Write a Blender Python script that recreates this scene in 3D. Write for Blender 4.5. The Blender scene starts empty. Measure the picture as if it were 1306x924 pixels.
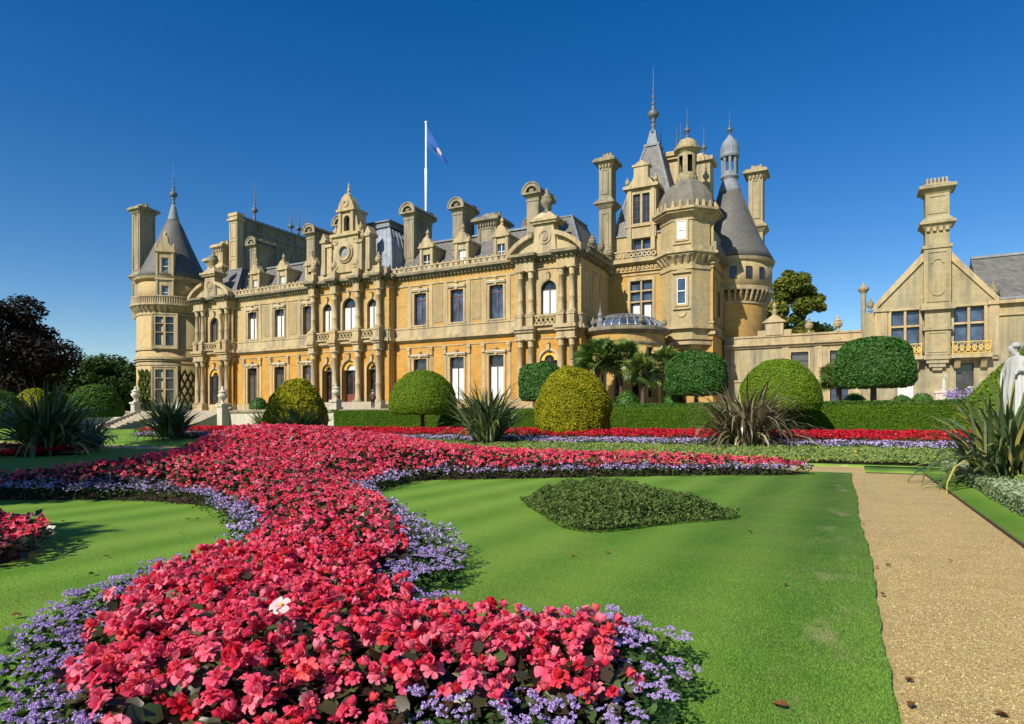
import bpy, bmesh, math, random
import numpy as np
from math import radians, sin, cos, pi, sqrt, atan2
random.seed(7)
RNG = np.random.default_rng(11)
SC = bpy.context.scene
COL = SC.collection

# ------------------------------------------------------------------ camera, sky, sun, exposure
YAW = radians(27.8); SY, CY = sin(YAW), cos(YAW)
cam = bpy.data.cameras.new('camera'); cam_o = bpy.data.objects.new('camera', cam); COL.objects.link(cam_o)
cam_o.location = (0, 0, 1.6); cam_o.rotation_euler = (pi/2, 0, YAW)
cam.sensor_width = 36; cam.lens = 818/1306*36; cam.shift_y = 74/1306; cam.clip_end = 3000; cam.clip_start = .05
SC.camera = cam_o
SUN_EL, SUN_TH = radians(37), radians(77)          # light travels towards (cos TH, sin TH)
sd = bpy.data.lights.new('sun', 'SUN'); sd.energy = 4.5; sd.angle = radians(.5); sd.color = (1, .93, .82)
so = bpy.data.objects.new('sun', sd); COL.objects.link(so)
so.location = (-30, -60, 60)
so.rotation_euler = (pi/2 - SUN_EL, 0, SUN_TH - pi/2)
W = bpy.data.worlds.new('World'); SC.world = W; W.use_nodes = True
nt = W.node_tree; nt.nodes.clear()
sky = nt.nodes.new('ShaderNodeTexSky'); sky.sky_type = 'NISHITA'; sky.sun_disc = False
sky.sun_elevation = SUN_EL
sky.sun_rotation = pi/2 - (SUN_TH + pi)            # azimuth of the sun, clockwise from +Y
sky.air_density = 1.0; sky.dust_density = 0.2; sky.ozone_density = 1.6; sky.altitude = 300
bg = nt.nodes.new('ShaderNodeBackground'); bg.inputs[1].default_value = .087
wo = nt.nodes.new('ShaderNodeOutputWorld')
hs = nt.nodes.new('ShaderNodeHueSaturation'); hs.inputs['Saturation'].default_value = 1.47; hs.inputs['Hue'].default_value = .509; hs.inputs['Value'].default_value = 1.0
nt.links.new(sky.outputs[0], hs.inputs['Color']); nt.links.new(hs.outputs[0], bg.inputs[0]); nt.links.new(bg.outputs[0], wo.inputs[0])
SC.view_settings.view_transform = 'Standard'; SC.view_settings.look = 'None'
SC.view_settings.exposure = 0.5; SC.view_settings.gamma = 1
SC.render.engine = 'CYCLES'
SC.cycles.max_bounces = 5; SC.cycles.diffuse_bounces = 3; SC.cycles.transparent_max_bounces = 4

# ------------------------------------------------------------------ helpers
def c2w(r, f):
    return (r*CY - f*SY, r*SY + f*CY)
def smooth(a, b, x):
    t = np.clip((x-a)/(b-a), 0, 1); return t*t*(3-2*t)
def gz(Y):
    return .72*smooth(22, 41, Y)

def tag(o, label=None, cat=None, group=None, kind=None):
    if label: o['label'] = label
    if cat: o['category'] = cat
    if group: o['group'] = group
    if kind: o['kind'] = kind
    return o
def empty(name, loc, label=None, cat=None, group=None):
    o = bpy.data.objects.new(name, None); COL.objects.link(o); o.location = loc
    o.empty_display_size = .2
    return tag(o, label, cat, group)
def worg(o):
    p = [0, 0, 0]
    while o is not None:
        for i in range(3): p[i] += o.location[i]
        o = o.parent
    return p
def link_mesh(name, me, mat, parent=None):
    o = bpy.data.objects.new(name, me); COL.objects.link(o)
    if mat is not None and not me.materials: me.materials.append(mat)
    if parent is not None: o.parent = parent
    return o
def np_mesh(name, V, F, mat, parent=None, var=None, smooth_=False):
    """V (n,3), F (m,k) all faces of k corners"""
    if parent is not None: V = V - np.array(worg(parent))
    me = bpy.data.meshes.new(name)
    n, (m, k) = len(V), F.shape
    me.vertices.add(n); me.vertices.foreach_set('co', np.ascontiguousarray(V, dtype=np.float32).ravel())
    me.loops.add(m*k); me.loops.foreach_set('vertex_index', np.ascontiguousarray(F, dtype=np.int32).ravel())
    me.polygons.add(m); me.polygons.foreach_set('loop_start', np.arange(0, m*k, k, dtype=np.int32))
    if smooth_: me.polygons.foreach_set('use_smooth', np.ones(m, dtype=bool))
    me.update(calc_edges=True)
    if var is not None:
        a = me.attributes.new('var', 'FLOAT', 'POINT'); a.data.foreach_set('value', var.astype(np.float32))
    return link_mesh(name, me, mat, parent)

class MB:
    """collects shapes in a wall frame: u along the wall, y into the building, z up"""
    def __init__(s, o=(0, 0, 0), a=0):
        s.v = []; s.f = []; s.o = o; s.c = cos(a); s.s = sin(a)
    def P(s, u, y, z):
        s.v.append((s.o[0] + u*s.c - y*s.s, s.o[1] + u*s.s + y*s.c, s.o[2] + z)); return len(s.v)-1
    def face(s, pts): s.f.append([s.P(*p) for p in pts])
    def box(s, u0, u1, y0, y1, z0, z1):
        i = [s.P(u, y, z) for z in (z0, z1) for (u, y) in ((u0, y0), (u1, y0), (u1, y1), (u0, y1))]
        for q in ((0,3,2,1),(4,5,6,7),(0,1,5,4),(1,2,6,5),(2,3,7,6),(3,0,4,7)): s.f.append([i[k] for k in q])
    def frust(s, b0, z0, b1, z1):
        """b = (u0,u1,y0,y1)"""
        i = [s.P(u, y, z) for (b, z) in ((b0, z0), (b1, z1)) for (u, y) in ((b[0],b[2]),(b[1],b[2]),(b[1],b[3]),(b[0],b[3]))]
        for q in ((0,3,2,1),(4,5,6,7),(0,1,5,4),(1,2,6,5),(2,3,7,6),(3,0,4,7)): s.f.append([i[k] for k in q])
    def prism(s, poly, y0, y1):
        """poly in (u,z), extruded in y"""
        a = [s.P(u, y0, z) for u, z in poly]; b = [s.P(u, y1, z) for u, z in poly]; n = len(poly)
        s.f.append(a); s.f.append(b[::-1])
        for i in range(n): s.f.append([a[i], b[i], b[(i+1) % n], a[(i+1) % n]])
    def sprism(s, poly, u0, u1):
        """poly in (y,z), extruded in u"""
        a = [s.P(u0, y, z) for y, z in poly]; b = [s.P(u1, y, z) for y, z in poly]; n = len(poly)
        s.f.append(a[::-1]); s.f.append(b)
        for i in range(n): s.f.append([a[i], a[(i+1) % n], b[(i+1) % n], b[i]])
    def lathe(s, cu, cy, prof, n=16, ph=0, a0=0, a1=2*pi, caps=True):
        full = abs(a1-a0-2*pi) < 1e-6
        m = n if full else n+1
        rings = [[s.P(cu + r*cos(ph+a0+(a1-a0)*k/n), cy + r*sin(ph+a0+(a1-a0)*k/n), z) for k in range(m)] for r, z in prof]
        for A, B in zip(rings, rings[1:]):
            for k in range(n): s.f.append([A[k], A[(k+1) % m], B[(k+1) % m], B[k]])
        if caps and full:
            s.f.append(rings[0][::-1]); s.f.append(rings[-1])
    def tube(s, p0, p1, r0, r1, n=8):
        p0 = np.array(p0, float); p1 = np.array(p1, float); d = p1-p0; d /= np.linalg.norm(d)
        x = np.cross(d, (0, 0, 1) if abs(d[2]) < .9 else (1, 0, 0)); x /= np.linalg.norm(x); y = np.cross(d, x)
        A = [s.P(*(p0 + r0*(x*cos(2*pi*k/n) + y*sin(2*pi*k/n)))) for k in range(n)]
        B = [s.P(*(p1 + r1*(x*cos(2*pi*k/n) + y*sin(2*pi*k/n)))) for k in range(n)]
        for k in range(n): s.f.append([A[k], A[(k+1) % n], B[(k+1) % n], B[k]])
        s.f.append(A[::-1]); s.f.append(B)
    def ringu(s, cu, cz, r0, r1, y0, y1, n=20, a0=0, a1=2*pi):
        """ring in the wall plane"""
        for k in range(n):
            t0 = a0+(a1-a0)*k/n; t1 = a0+(a1-a0)*(k+1)/n
            q = [(cu+r0*cos(t0), cz+r0*sin(t0)), (cu+r1*cos(t0), cz+r1*sin(t0)), (cu+r1*cos(t1), cz+r1*sin(t1)), (cu+r0*cos(t1), cz+r0*sin(t1))]
            s.face([(u, y0, z) for u, z in q])
            s.face([(q[1][0], y0, q[1][1]), (q[1][0], y1, q[1][1]), (q[2][0], y1, q[2][1]), (q[2][0], y0, q[2][1])])
            s.face([(q[0][0], y0, q[0][1]), (q[0][0], y1, q[0][1]), (q[3][0], y1, q[3][1]), (q[3][0], y0, q[3][1])])
    def build(s, name, mat, parent=None, smooth_=False):
        off = worg(parent) if parent is not None else (0, 0, 0)
        me = bpy.data.meshes.new(name)
        me.from_pydata([(x-off[0], y-off[1], z-off[2]) for x, y, z in s.v], [], s.f)
        if smooth_:
            for p in me.polygons: p.use_smooth = len(p.vertices) == 4
        me.update()
        return link_mesh(name, me, mat, parent)

# ------------------------------------------------------------------ materials
def new_mat(name):
    m = bpy.data.materials.new(name); m.use_nodes = True
    n = m.node_tree; return m, n, n.nodes['Principled BSDF']
def N(n, typ, **kw):
    x = n.nodes.new(typ)
    for k, v in kw.items(): setattr(x, k, v)
    return x
def noise(n, vec, scale, detail=4, rough=.55):
    x = N(n, 'ShaderNodeTexNoise'); x.inputs['Scale'].default_value = scale; x.inputs['Detail'].default_value = detail
    x.inputs['Roughness'].default_value = rough
    if vec is not None: n.links.new(vec, x.inputs['Vector'])
    return x.outputs['Fac']
def ramp(n, fac, stops):
    x = N(n, 'ShaderNodeValToRGB'); e = x.color_ramp.elements
    while len(e) < len(stops): e.new(.5)
    for k, (p, c) in enumerate(stops):
        e[k].position = p; e[k].color = (*c, 1) if len(c) == 3 else c
    n.links.new(fac, x.inputs[0]); return x.outputs[0]
def mix(n, fac, a, b, mode='MIX'):
    x = N(n, 'ShaderNodeMix', data_type='RGBA', blend_type=mode)
    for sock, v in ((x.inputs[0], fac), (x.inputs[6], a), (x.inputs[7], b)):
        if isinstance(v, (int, float)): sock.default_value = v
        elif isinstance(v, tuple): sock.default_value = (*v, 1)
        else: n.links.new(v, sock)
    return x.outputs[2]
def mul(n, a, b):
    x = N(n, 'ShaderNodeMath', operation='MULTIPLY')
    for s, v in ((x.inputs[0], a), (x.inputs[1], b)):
        if isinstance(v, (int, float)): s.default_value = v
        else: n.links.new(v, s)
    return x.outputs[0]
def scaled(n, vec, s):
    x = N(n, 'ShaderNodeMapping'); x.inputs['Scale'].default_value = s; n.links.new(vec, x.inputs[0]); return x.outputs[0]
def bump(n, b, h, strength=.3, dist=.02):
    x = N(n, 'ShaderNodeBump'); x.inputs['Strength'].default_value = strength; x.inputs['Distance'].default_value = dist
    n.links.new(h, x.inputs['Height']); n.links.new(x.outputs[0], b.inputs['Normal'])
def wallvec(n):
    """(along the wall, height) from the world position, for courses"""
    g = N(n, 'ShaderNodeNewGeometry'); sp = N(n, 'ShaderNodeSeparateXYZ'); n.links.new(g.outputs['Position'], sp.inputs[0])
    a = N(n, 'ShaderNodeMath', operation='ADD'); n.links.new(sp.outputs[0], a.inputs[0]); n.links.new(sp.outputs[1], a.inputs[1])
    c = N(n, 'ShaderNodeCombineXYZ'); n.links.new(a.outputs[0], c.inputs[0]); n.links.new(sp.outputs[2], c.inputs[1])
    return g.outputs['Position'], c.outputs[0]
def stone(name, base, warm, lichen, amount=.5, courses=True):
    m, n, b = new_mat(name)
    pos, wv = wallvec(n)
    big = noise(n, pos, .35, 5); fine = noise(n, pos, 2.4, 6, .65)
    streak = noise(n, scaled(n, pos, (1.6, 1.6, .16)), 1.0, 5, .6)
    c = mix(n, ramp(n, big, [(.35, (0,)*3), (.68, (1,)*3)]), base, warm)
    c = mix(n, mul(n, ramp(n, streak, [(.44, (0,)*3), (.72, (1,)*3)]), amount), c, lichen)
    c = mix(n, mul(n, ramp(n, fine, [(.48, (0,)*3), (.72, (1,)*3)]), .5), c, (base[0]*.5, base[1]*.47, base[2]*.45))
    if courses:
        br = N(n, 'ShaderNodeTexBrick'); n.links.new(wv, br.inputs['Vector']); br.inputs['Scale'].default_value = 1
        br.inputs['Brick Width'].default_value = .95; br.inputs['Row Height'].default_value = .42; br.inputs['Mortar Size'].default_value = .012
        br.inputs['Color1'].default_value = (.86, .86, .86, 1); br.inputs['Color2'].default_value = (1.08, 1.06, 1.02, 1)
        br.inputs['Mortar'].default_value = (.62, .6, .56, 1)
        c = mix(n, .5, c, br.outputs[0], 'MULTIPLY')
    n.links.new(c, b.inputs['Base Color']); b.inputs['Roughness'].default_value = .88
    bump(n, b, fine, .35, .03)
    return m
M = {}
M['cream'] = stone('cream_limestone', (.47, .365, .18), (.47, .315, .115), (.25, .215, .145), .6)
M['panel'] = stone('weathered_panel_limestone', (.33, .265, .135), (.36, .265, .11), (.22, .20, .14), .6)
M['panelcream'] = stone('pale_weathered_limestone', (.40, .33, .18), (.45, .33, .13), (.24, .22, .15), .7)
M['ochre'] = stone('ochre_limestone', (.49, .235, .032), (.52, .29, .06), (.35, .23, .08), .55)
M['honey'] = stone('honey_limestone', (.48, .31, .095), (.50, .265, .05), (.31, .25, .13), .55)
M['trim'] = stone('carved_limestone', (.48, .385, .22), (.44, .32, .15), (.165, .145, .112), .85, False)
M['grey'] = stone('lichened_limestone', (.20, .178, .12), (.29, .235, .135), (.075, .07, .055), 1.0, False)
M['gable'] = stone('gable_limestone', (.37, .32, .19), (.40, .305, .145), (.16, .148, .10), .95)
M['stack'] = stone('sooty_chimney_stone', (.27, .24, .165), (.34, .275, .16), (.09, .083, .064), 1.0, False)
M['dome'] = stone('grey_dome_stone', (.19, .175, .13), (.15, .14, .105), (.09, .085, .065), .9, False)
M['white'] = stone('pale_limestone', (.60, .55, .44), (.50, .45, .35), (.26, .245, .20), .7, False)
M['marble'] = stone('white_marble', (.52, .515, .49), (.44, .435, .41), (.2, .2, .185), .7, False)
M['paving'] = stone('terrace_paving', (.40, .35, .26), (.36, .31, .22), (.3, .27, .22), .5, False)
def simple(name, col, rough=.6, metal=0, spec=.5, var=.25, sc=3):
    m, n, b = new_mat(name)
    g = N(n, 'ShaderNodeNewGeometry')
    f = noise(n, g.outputs['Position'], sc, 5)
    c = mix(n, ramp(n, f, [(.3, (0,)*3), (.7, (1,)*3)]), tuple(x*(1-var) for x in col), tuple(min(1, x*(1+var)) for x in col))
    n.links.new(c, b.inputs['Base Color']); b.inputs['Roughness'].default_value = rough; b.inputs['Metallic'].default_value = metal
    b.inputs['Specular IOR Level'].default_value = spec
    return m
def slate(name, col, row=.22, wid=.3, var=.3):
    m, n, b = new_mat(name); pos, wv = wallvec(n)
    br = N(n, 'ShaderNodeTexBrick'); n.links.new(wv, br.inputs['Vector']); br.inputs['Scale'].default_value = 1
    br.inputs['Brick Width'].default_value = wid; br.inputs['Row Height'].default_value = row; br.inputs['Mortar Size'].default_value = .012
    br.inputs['Color1'].default_value = (*[x*(1-var) for x in col], 1); br.inputs['Color2'].default_value = (*[x*(1+var) for x in col], 1)
    br.inputs['Mortar'].default_value = (*[x*.4 for x in col], 1)
    f = noise(n, pos, .8, 5, .6)
    c = mix(n, mul(n, ramp(n, f, [(.4, (0,)*3), (.75, (1,)*3)]), .5), br.outputs[0], (col[0]*1.35, col[1]*1.28, col[2]*1.1))
    n.links.new(c, b.inputs['Base Color']); b.inputs['Roughness'].default_value = .62
    bump(n, b, br.outputs['Fac'], .4, .02)
    return m
M['slate'] = slate('grey_slate', (.135, .132, .122))
M['cone'] = slate('cone_slate', (.115, .11, .10), .25, .3, .16)
M['lead'] = simple('lead_sheet', (.19, .21, .235), .65, .0, .4, .25, 1.2)
M['leaddome'] = simple('pale_lead_dome', (.25, .275, .31), .6, .0, .4, .25, 1.6)
M['leadlight'] = simple('bright_lead_flashing', (.23, .245, .265), .85, .0, .2, .2, 2)
M['spire'] = simple('weathered_spire_lead', (.11, .12, .13), .55, .1, .5, .2, 3)
M['zinc'] = simple('grey_zinc_glazing_bar', (.20, .205, .205), .5, .2)
M['brown'] = simple('dark_brown_joinery', (.045, .028, .02), .5)
M['red'] = simple('red_brown_joinery', (.16, .045, .03), .5)
M['whitep'] = simple('white_painted_timber', (.8, .78, .72), .5, 0, .5, .05)
M['dark'] = simple('shadowed_interior', (.012, .011, .01), .9, 0, .1)
M['gold'] = simple('gilded_iron', (.80, .55, .13), .35, .6, .5, .25, 9)
M['polewhite'] = simple('white_painted_pole', (.85, .85, .85), .4, 0, .5, .03)
M['bark'] = simple('bark', (.09, .065, .045), .9, 0, .2, .4, 8)
M['soil'] = simple('dark_soil', (.035, .024, .016), .95, 0, .1, .4, 20)
M['skin'] = simple('skin', (.5, .32, .23), .6, 0, .3, .1)
M['coat'] = simple('brown_coat_cloth', (.10, .075, .05), .85, 0, .2, .2, 14)
M['trouser'] = simple('dark_trouser_cloth', (.025, .025, .03), .85, 0, .2, .2, 14)
M['hair'] = simple('grey_hair', (.2, .18, .16), .7, 0, .3, .2, 20)
M['terra'] = simple('dead_leaf', (.15, .06, .022), .8, 0, .2, .4, 30)
def glassmat(name, col, rough=.04, refl=.5, var=.5):
    m, n, b = new_mat(name); g = N(n, 'ShaderNodeNewGeometry')
    f = noise(n, g.outputs['Position'], .9, 3)
    c = mix(n, ramp(n, f, [(.35, (0,)*3), (.65, (1,)*3)]), tuple(x*(1-var) for x in col), tuple(x*(1+var) for x in col))
    n.links.new(c, b.inputs['Base Color']); b.inputs['Roughness'].default_value = rough
    b.inputs['Specular IOR Level'].default_value = refl; b.inputs['Coat Weight'].default_value = .4; b.inputs['Coat Roughness'].default_value = .03
    return m
M['glass'] = glassmat('dark_window_glass', (.03, .033, .037))
M['glassreflect'] = glassmat('blue_reflection_glass', (.05, .075, .12))  # blue reflections put into the base colour of the glass
M['glassgrey'] = glassmat('grey_blind_window_glass', (.085, .08, .07), .06, .5, .2)
M['blind'] = glassmat('white_blind_behind_glass', (.62, .63, .60), .12, .4, .06)
M['amber'] = simple('amber_sunlit_reveal', (.75, .42, .05), .5)  # yellow of the sunlit arch reveals, painted as a colour

def leafmat(name, cols, trans=.22, rough=.7, spec=.12):
    """cols: list of (pos, colour); the position comes from the per-leaf attribute var and the object"""
    m, n, b = new_mat(name)
    a = N(n, 'ShaderNodeAttribute', attribute_name='var')
    c = ramp(n, a.outputs['Fac'], cols)
    n.links.new(c, b.inputs['Base Color']); b.inputs['Roughness'].default_value = rough; b.inputs['Specular IOR Level'].default_value = spec
    t = N(n, 'ShaderNodeBsdfTranslucent'); n.links.new(c, t.inputs[0])
    mx = N(n, 'ShaderNodeMixShader'); mx.inputs[0].default_value = trans
    n.links.new(b.outputs[0], mx.inputs[1]); n.links.new(t.outputs[0], mx.inputs[2])
    n.links.new(mx.outputs[0], n.nodes['Material Output'].inputs[0])
    return m
M['yew'] = leafmat('clipped_green_yew', [(0, (.03, .07, .012)), (.6, (.07, .15, .02)), (1, (.11, .20, .03))])
M['goldyew'] = leafmat('golden_yew', [(0, (.14, .14, .008)), (.5, (.29, .285, .012)), (1, (.44, .41, .025))])
M['goldgreen'] = leafmat('yellow_green_yew', [(0, (.085, .15, .012)), (.5, (.15, .24, .016)), (1, (.20, .29, .028))])
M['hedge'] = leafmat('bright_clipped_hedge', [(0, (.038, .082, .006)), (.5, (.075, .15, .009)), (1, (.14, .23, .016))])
M['laurel'] = leafmat('glossy_bay_leaves', [(0, (.02, .07, .010)), (.6, (.05, .14, .018)), (1, (.09, .20, .03))], .15, .55, .3)
M['beech'] = leafmat('copper_beech_leaves', [(0, (.012, .010, .008)), (.6, (.028, .019, .015)), (1, (.06, .04, .026))], .12)
M['wood'] = leafmat('dark_woodland_leaves', [(0, (.018, .04, .008)), (.6, (.045, .085, .016)), (1, (.09, .13, .03))])
M['autumn'] = leafmat('turning_tree_leaves', [(0, (.07, .10, .012)), (.5, (.15, .18, .025)), (.8, (.27, .22, .035)), (1, (.38, .19, .035))])
M['phorm'] = leafmat('green_sword_leaves', [(0, (.035, .06, .02)), (.6, (.10, .145, .05)), (.9, (.20, .24, .11)), (.94, (.42, .38, .07)), (1, (.5, .42, .09))], .12, .35, .6)
M['phormb'] = leafmat('bronze_sword_leaves', [(0, (.055, .045, .022)), (.5, (.16, .13, .055)), (.85, (.27, .23, .14)), (1, (.42, .36, .17))], .1, .35, .6)
M['palm'] = leafmat('palm_fans', [(0, (.05, .10, .018)), (.7, (.14, .22, .045)), (1, (.30, .30, .07))], .15, .4, .5)
M['begleaf'] = leafmat('bronze_begonia_leaves', [(0, (.022, .022, .012)), (.4, (.05, .032, .018)), (.7, (.06, .065, .022)), (1, (.075, .12, .03))], .12, .4, .45)
M['agleaf'] = leafmat('ageratum_leaves', [(0, (.02, .045, .012)), (.6, (.045, .09, .022)), (1, (.075, .13, .035))])
M['ivy'] = leafmat('trained_ivy_leaves', [(0, (.06, .10, .02)), (1, (.16, .22, .045))])
M['santo'] = leafmat('low_green_bedding', [(0, (.09, .15, .03)), (.55, (.19, .27, .07)), (.84, (.27, .34, .12)), (.86, (.45, .42, .05)), (1, (.55, .5, .06))])
M['silver'] = leafmat('silver_green_border', [(0, (.12, .17, .07)), (.6, (.24, .31, .14)), (1, (.42, .48, .30))])
M['shrub'] = leafmat('shrubby_ground_cover', [(0, (.04, .075, .015)), (.6, (.10, .155, .035)), (.9, (.16, .20, .06)), (1, (.14, .07, .06))])
def petalmat(name, cols, trans=.38):
    """petal colours driven by the per-bloom attribute and, for single plants, by the object"""
    m, n, b = new_mat(name)
    a = N(n, 'ShaderNodeAttribute', attribute_name='var'); oi = N(n, 'ShaderNodeObjectInfo')
    s = N(n, 'ShaderNodeMath', operation='ADD'); n.links.new(a.outputs['Fac'], s.inputs[0]); n.links.new(oi.outputs['Random'], s.inputs[1])
    fr = N(n, 'ShaderNodeMath', operation='FRACT'); n.links.new(s.outputs[0], fr.inputs[0])
    c = ramp(n, fr.outputs[0], cols)
    n.links.new(c, b.inputs['Base Color']); b.inputs['Roughness'].default_value = .5; b.inputs['Specular IOR Level'].default_value = .3
    t = N(n, 'ShaderNodeBsdfTranslucent'); n.links.new(c, t.inputs[0])
    mx = N(n, 'ShaderNodeMixShader'); mx.inputs[0].default_value = trans
    n.links.new(b.outputs[0], mx.inputs[1]); n.links.new(t.outputs[0], mx.inputs[2])
    n.links.new(mx.outputs[0], n.nodes['Material Output'].inputs[0])
    return m
M['begonia'] = petalmat('coral_begonia_petals', [(0, (.82, .055, .12)), (.2, (.88, .10, .19)), (.36, (.95, .18, .28)), (.5, (.90, .075, .15)), (.62, (.74, .016, .045)), (.72, (.92, .12, .13)), (.85, (.95, .27, .36)), (1, (.90, .08, .14))])
M['redbeg'] = petalmat('scarlet_begonia_petals', [(0, (.50, .008, .02)), (.5, (.66, .02, .04)), (1, (.36, .005, .015))])
M['palebeg'] = petalmat('pale_pink_petals', [(0, (.90, .62, .60)), (1, (.92, .72, .70))])
M['ager'] = petalmat('lilac_ageratum', [(0, (.38, .25, .56)), (.5, (.49, .35, .67)), (1, (.62, .49, .77))], .2)
M['stamen'] = simple('yellow_stamens', (.8, .5, .05), .7)

def lawnmat(name, blades=False):
    m, n, b = new_mat(name); g = N(n, 'ShaderNodeNewGeometry'); pos = g.outputs['Position']
    sp = N(n, 'ShaderNodeSeparateXYZ'); n.links.new(pos, sp.inputs[0])
    w = N(n, 'ShaderNodeMath', operation='SINE')
    wob = N(n, 'ShaderNodeMath', operation='MULTIPLY_ADD'); n.links.new(noise(n, pos, .6, 2), wob.inputs[0]); wob.inputs[1].default_value = .16; n.links.new(sp.outputs[0], wob.inputs[2])
    k = mul(n, wob.outputs[0], 2*pi/1.25); n.links.new(k, w.inputs[0])
    st = N(n, 'ShaderNodeMapRange'); n.links.new(w.outputs[0], st.inputs[0]); st.inputs[1].default_value = -1; st.inputs[2].default_value = 1
    base = mix(n, st.outputs[0], (.105, .235, .019), (.20, .355, .04))
    big = noise(n, pos, .5, 4, .6)
    base = mix(n, mul(n, ramp(n, big, [(.40, (0,)*3), (.70, (1,)*3)]), .6), base, (.25, .335, .06))
    fine = noise(n, pos, 55, 3, .7); mid = noise(n, scaled(n, pos, (9, 9, 9)), 1, 4, .7)
    base = mix(n, mul(n, ramp(n, fine, [(.35, (1,)*3), (.62, (0,)*3)]), .5), base, (.075, .19, .014))
    base = mix(n, mul(n, ramp(n, mid, [(.5, (0,)*3), (.8, (1,)*3)]), .4), base, (.21, .34, .045))
    # worn, bleached patches beside the gravel
    near = N(n, 'ShaderNodeMapRange'); n.links.new(sp.outputs[0], near.inputs[0]); near.inputs[1].default_value = -.5; near.inputs[2].default_value = -.15
    far = N(n, 'ShaderNodeMapRange'); n.links.new(sp.outputs[0], far.inputs[0]); far.inputs[1].default_value = .12; far.inputs[2].default_value = -.12
    wear = mul(n, mul(n, near.outputs[0], far.outputs[0]), ramp(n, noise(n, scaled(n, pos, (1.6, .75, 1)), 1.7, 4, .6), [(.51, (0,)*3), (.66, (1,)*3)]))
    base = mix(n, mul(n, wear, .75), base, (.44, .39, .17))
    if blades: base = mix(n, .5, base, (.21, .40, .06))
    n.links.new(base, b.inputs['Base Color']); b.inputs['Roughness'].default_value = .75; b.inputs['Specular IOR Level'].default_value = .2
    if not blades: bump(n, b, fine, .9, .015)
    return m
M['lawn'] = lawnmat('mown_lawn'); M['blade'] = lawnmat('grass_blade', True)
def gravelmat():
    m, n, b = new_mat('golden_gravel'); g = N(n, 'ShaderNodeNewGeometry'); pos = g.outputs['Position']
    v = N(n, 'ShaderNodeTexVoronoi'); v.inputs['Scale'].default_value = 95; n.links.new(pos, v.inputs['Vector'])
    sep = N(n, 'ShaderNodeSeparateColor'); n.links.new(v.outputs['Color'], sep.inputs[0])
    c = ramp(n, sep.outputs[0], [(0, (.34, .225, .085)), (.35, (.42, .30, .10)), (.7, (.53, .39, .145)), (1, (.71, .57, .27))])
    big = noise(n, pos, 1.3, 5, .65)
    c = mix(n, mul(n, ramp(n, big, [(.42, (0,)*3), (.75, (1,)*3)]), .45), c, (.26, .19, .095))
    sm = noise(n, pos, 25, 3)
    c = mix(n, mul(n, ramp(n, sm, [(.55, (0,)*3), (.75, (1,)*3)]), .25), c, (.25, .17, .07))
    n.links.new(c, b.inputs['Base Color']); b.inputs['Roughness'].default_value = .8
    bump(n, b, v.outputs['Distance'], .6, -.012)
    return m
M['gravel'] = gravelmat()
exec_parts = []

# ------------------------------------------------------------------ ground, lawn, gravel
def sheet(name, xs, ys, zoff, mat, kind='structure'):
    X, Y = np.meshgrid(xs, ys); Z = gz(Y) + zoff
    V = np.stack([X.ravel(), Y.ravel(), Z.ravel()], 1); nx = len(xs)
    i = (np.arange(len(ys)-1)[:, None]*nx + np.arange(nx-1)[None]).ravel()
    F = np.stack([i, i+1, i+1+nx, i+nx], 1)
    o = np_mesh(name, V, F, mat); tag(o, kind=kind); return o
sheet('ground', np.array([-900, -300, -120, -60, -20, 0, 20, 60, 120, 300, 900.]),
      np.r_[[-300, -80, -20, 0, 10], np.arange(20, 46, 1.), [60, 90, 150, 300, 600, 1500]], -.09, M['lawn'])
def lawn_patch(name, x0f, x1f, ys, nx=12):
    V = []; ny = len(ys)
    for y in ys:
        a, b = x0f(y), x1f(y)
        for k in range(nx+1): V.append((a+(b-a)*k/nx, y, float(gz(np.array(y)))))
    V = np.array(V); m = nx+1
    i = (np.arange(ny-1)[:, None]*m + np.arange(nx)[None]).ravel()
    F = [np.stack([i, i+1, i+1+m, i+m], 1)]
    ring = list(range(m)) + [k*m+nx for k in range(1, ny)] + [(ny-1)*m+k for k in range(nx-1, -1, -1)] + [k*m for k in range(ny-2, 0, -1)]
    low = V[ring] - np.array([0, 0, .075]); base = len(V); L = len(ring)
    ra = np.array(ring); rb = np.arange(base, base+L)
    F.append(np.stack([ra, rb, np.roll(rb, -1), np.roll(ra, -1)], 1))
    o = np_mesh(name, np.vstack([V, low]), np.vstack(F), M['lawn']); return tag(o, kind='structure')
def wob(y, s=1.0): return .022*sin(y*.9*s) + .008*sin(y*5.3*s+1) + .005*sin(y*11.7*s+2)
PE = lambda y: .30 - .0125*y + wob(y)
ysn = np.r_[np.arange(-8, 2, 1.), np.arange(2, 21.95, .12), [21.95]]
lawn_patch('lawn', lambda y: -75, PE, ysn)
lawn_patch('lawn_verge', lambda y: 2.0, lambda y: 40, np.r_[np.arange(-8, 2, 1.), np.arange(2, 22.7, .15), [22.72]])
lawn_patch('lawn_terrace_side', lambda y: -110, lambda y: 45, np.r_[[24.9], np.arange(25.2, 44.2, 1.), [44.2]], 30)
lawn_patch('lawn_strip', lambda y: .42, lambda y: 2.02, np.array([22.72, 23.4, 24.91]), 4)
lawn_patch('lawn_strip', lambda y: 2.0, lambda y: 40, np.array([22.72, 23.4, 24.91]), 4)
m = MB(); m.box(1.972, 1.998, -8, 22.72, -.06, -.006); m.box(.42, 1.972, 22.696, 22.718, -.06, -.012)
tag(m.build('path_kerb', M['bark']), kind='structure')
sheet('gravel_path', np.array([-76, -40, -10, 0, 1, 2.2]), np.r_[[-8., 0, 10, 20], np.arange(21, 25.3, .5)], -.05, M['gravel'])

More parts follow.
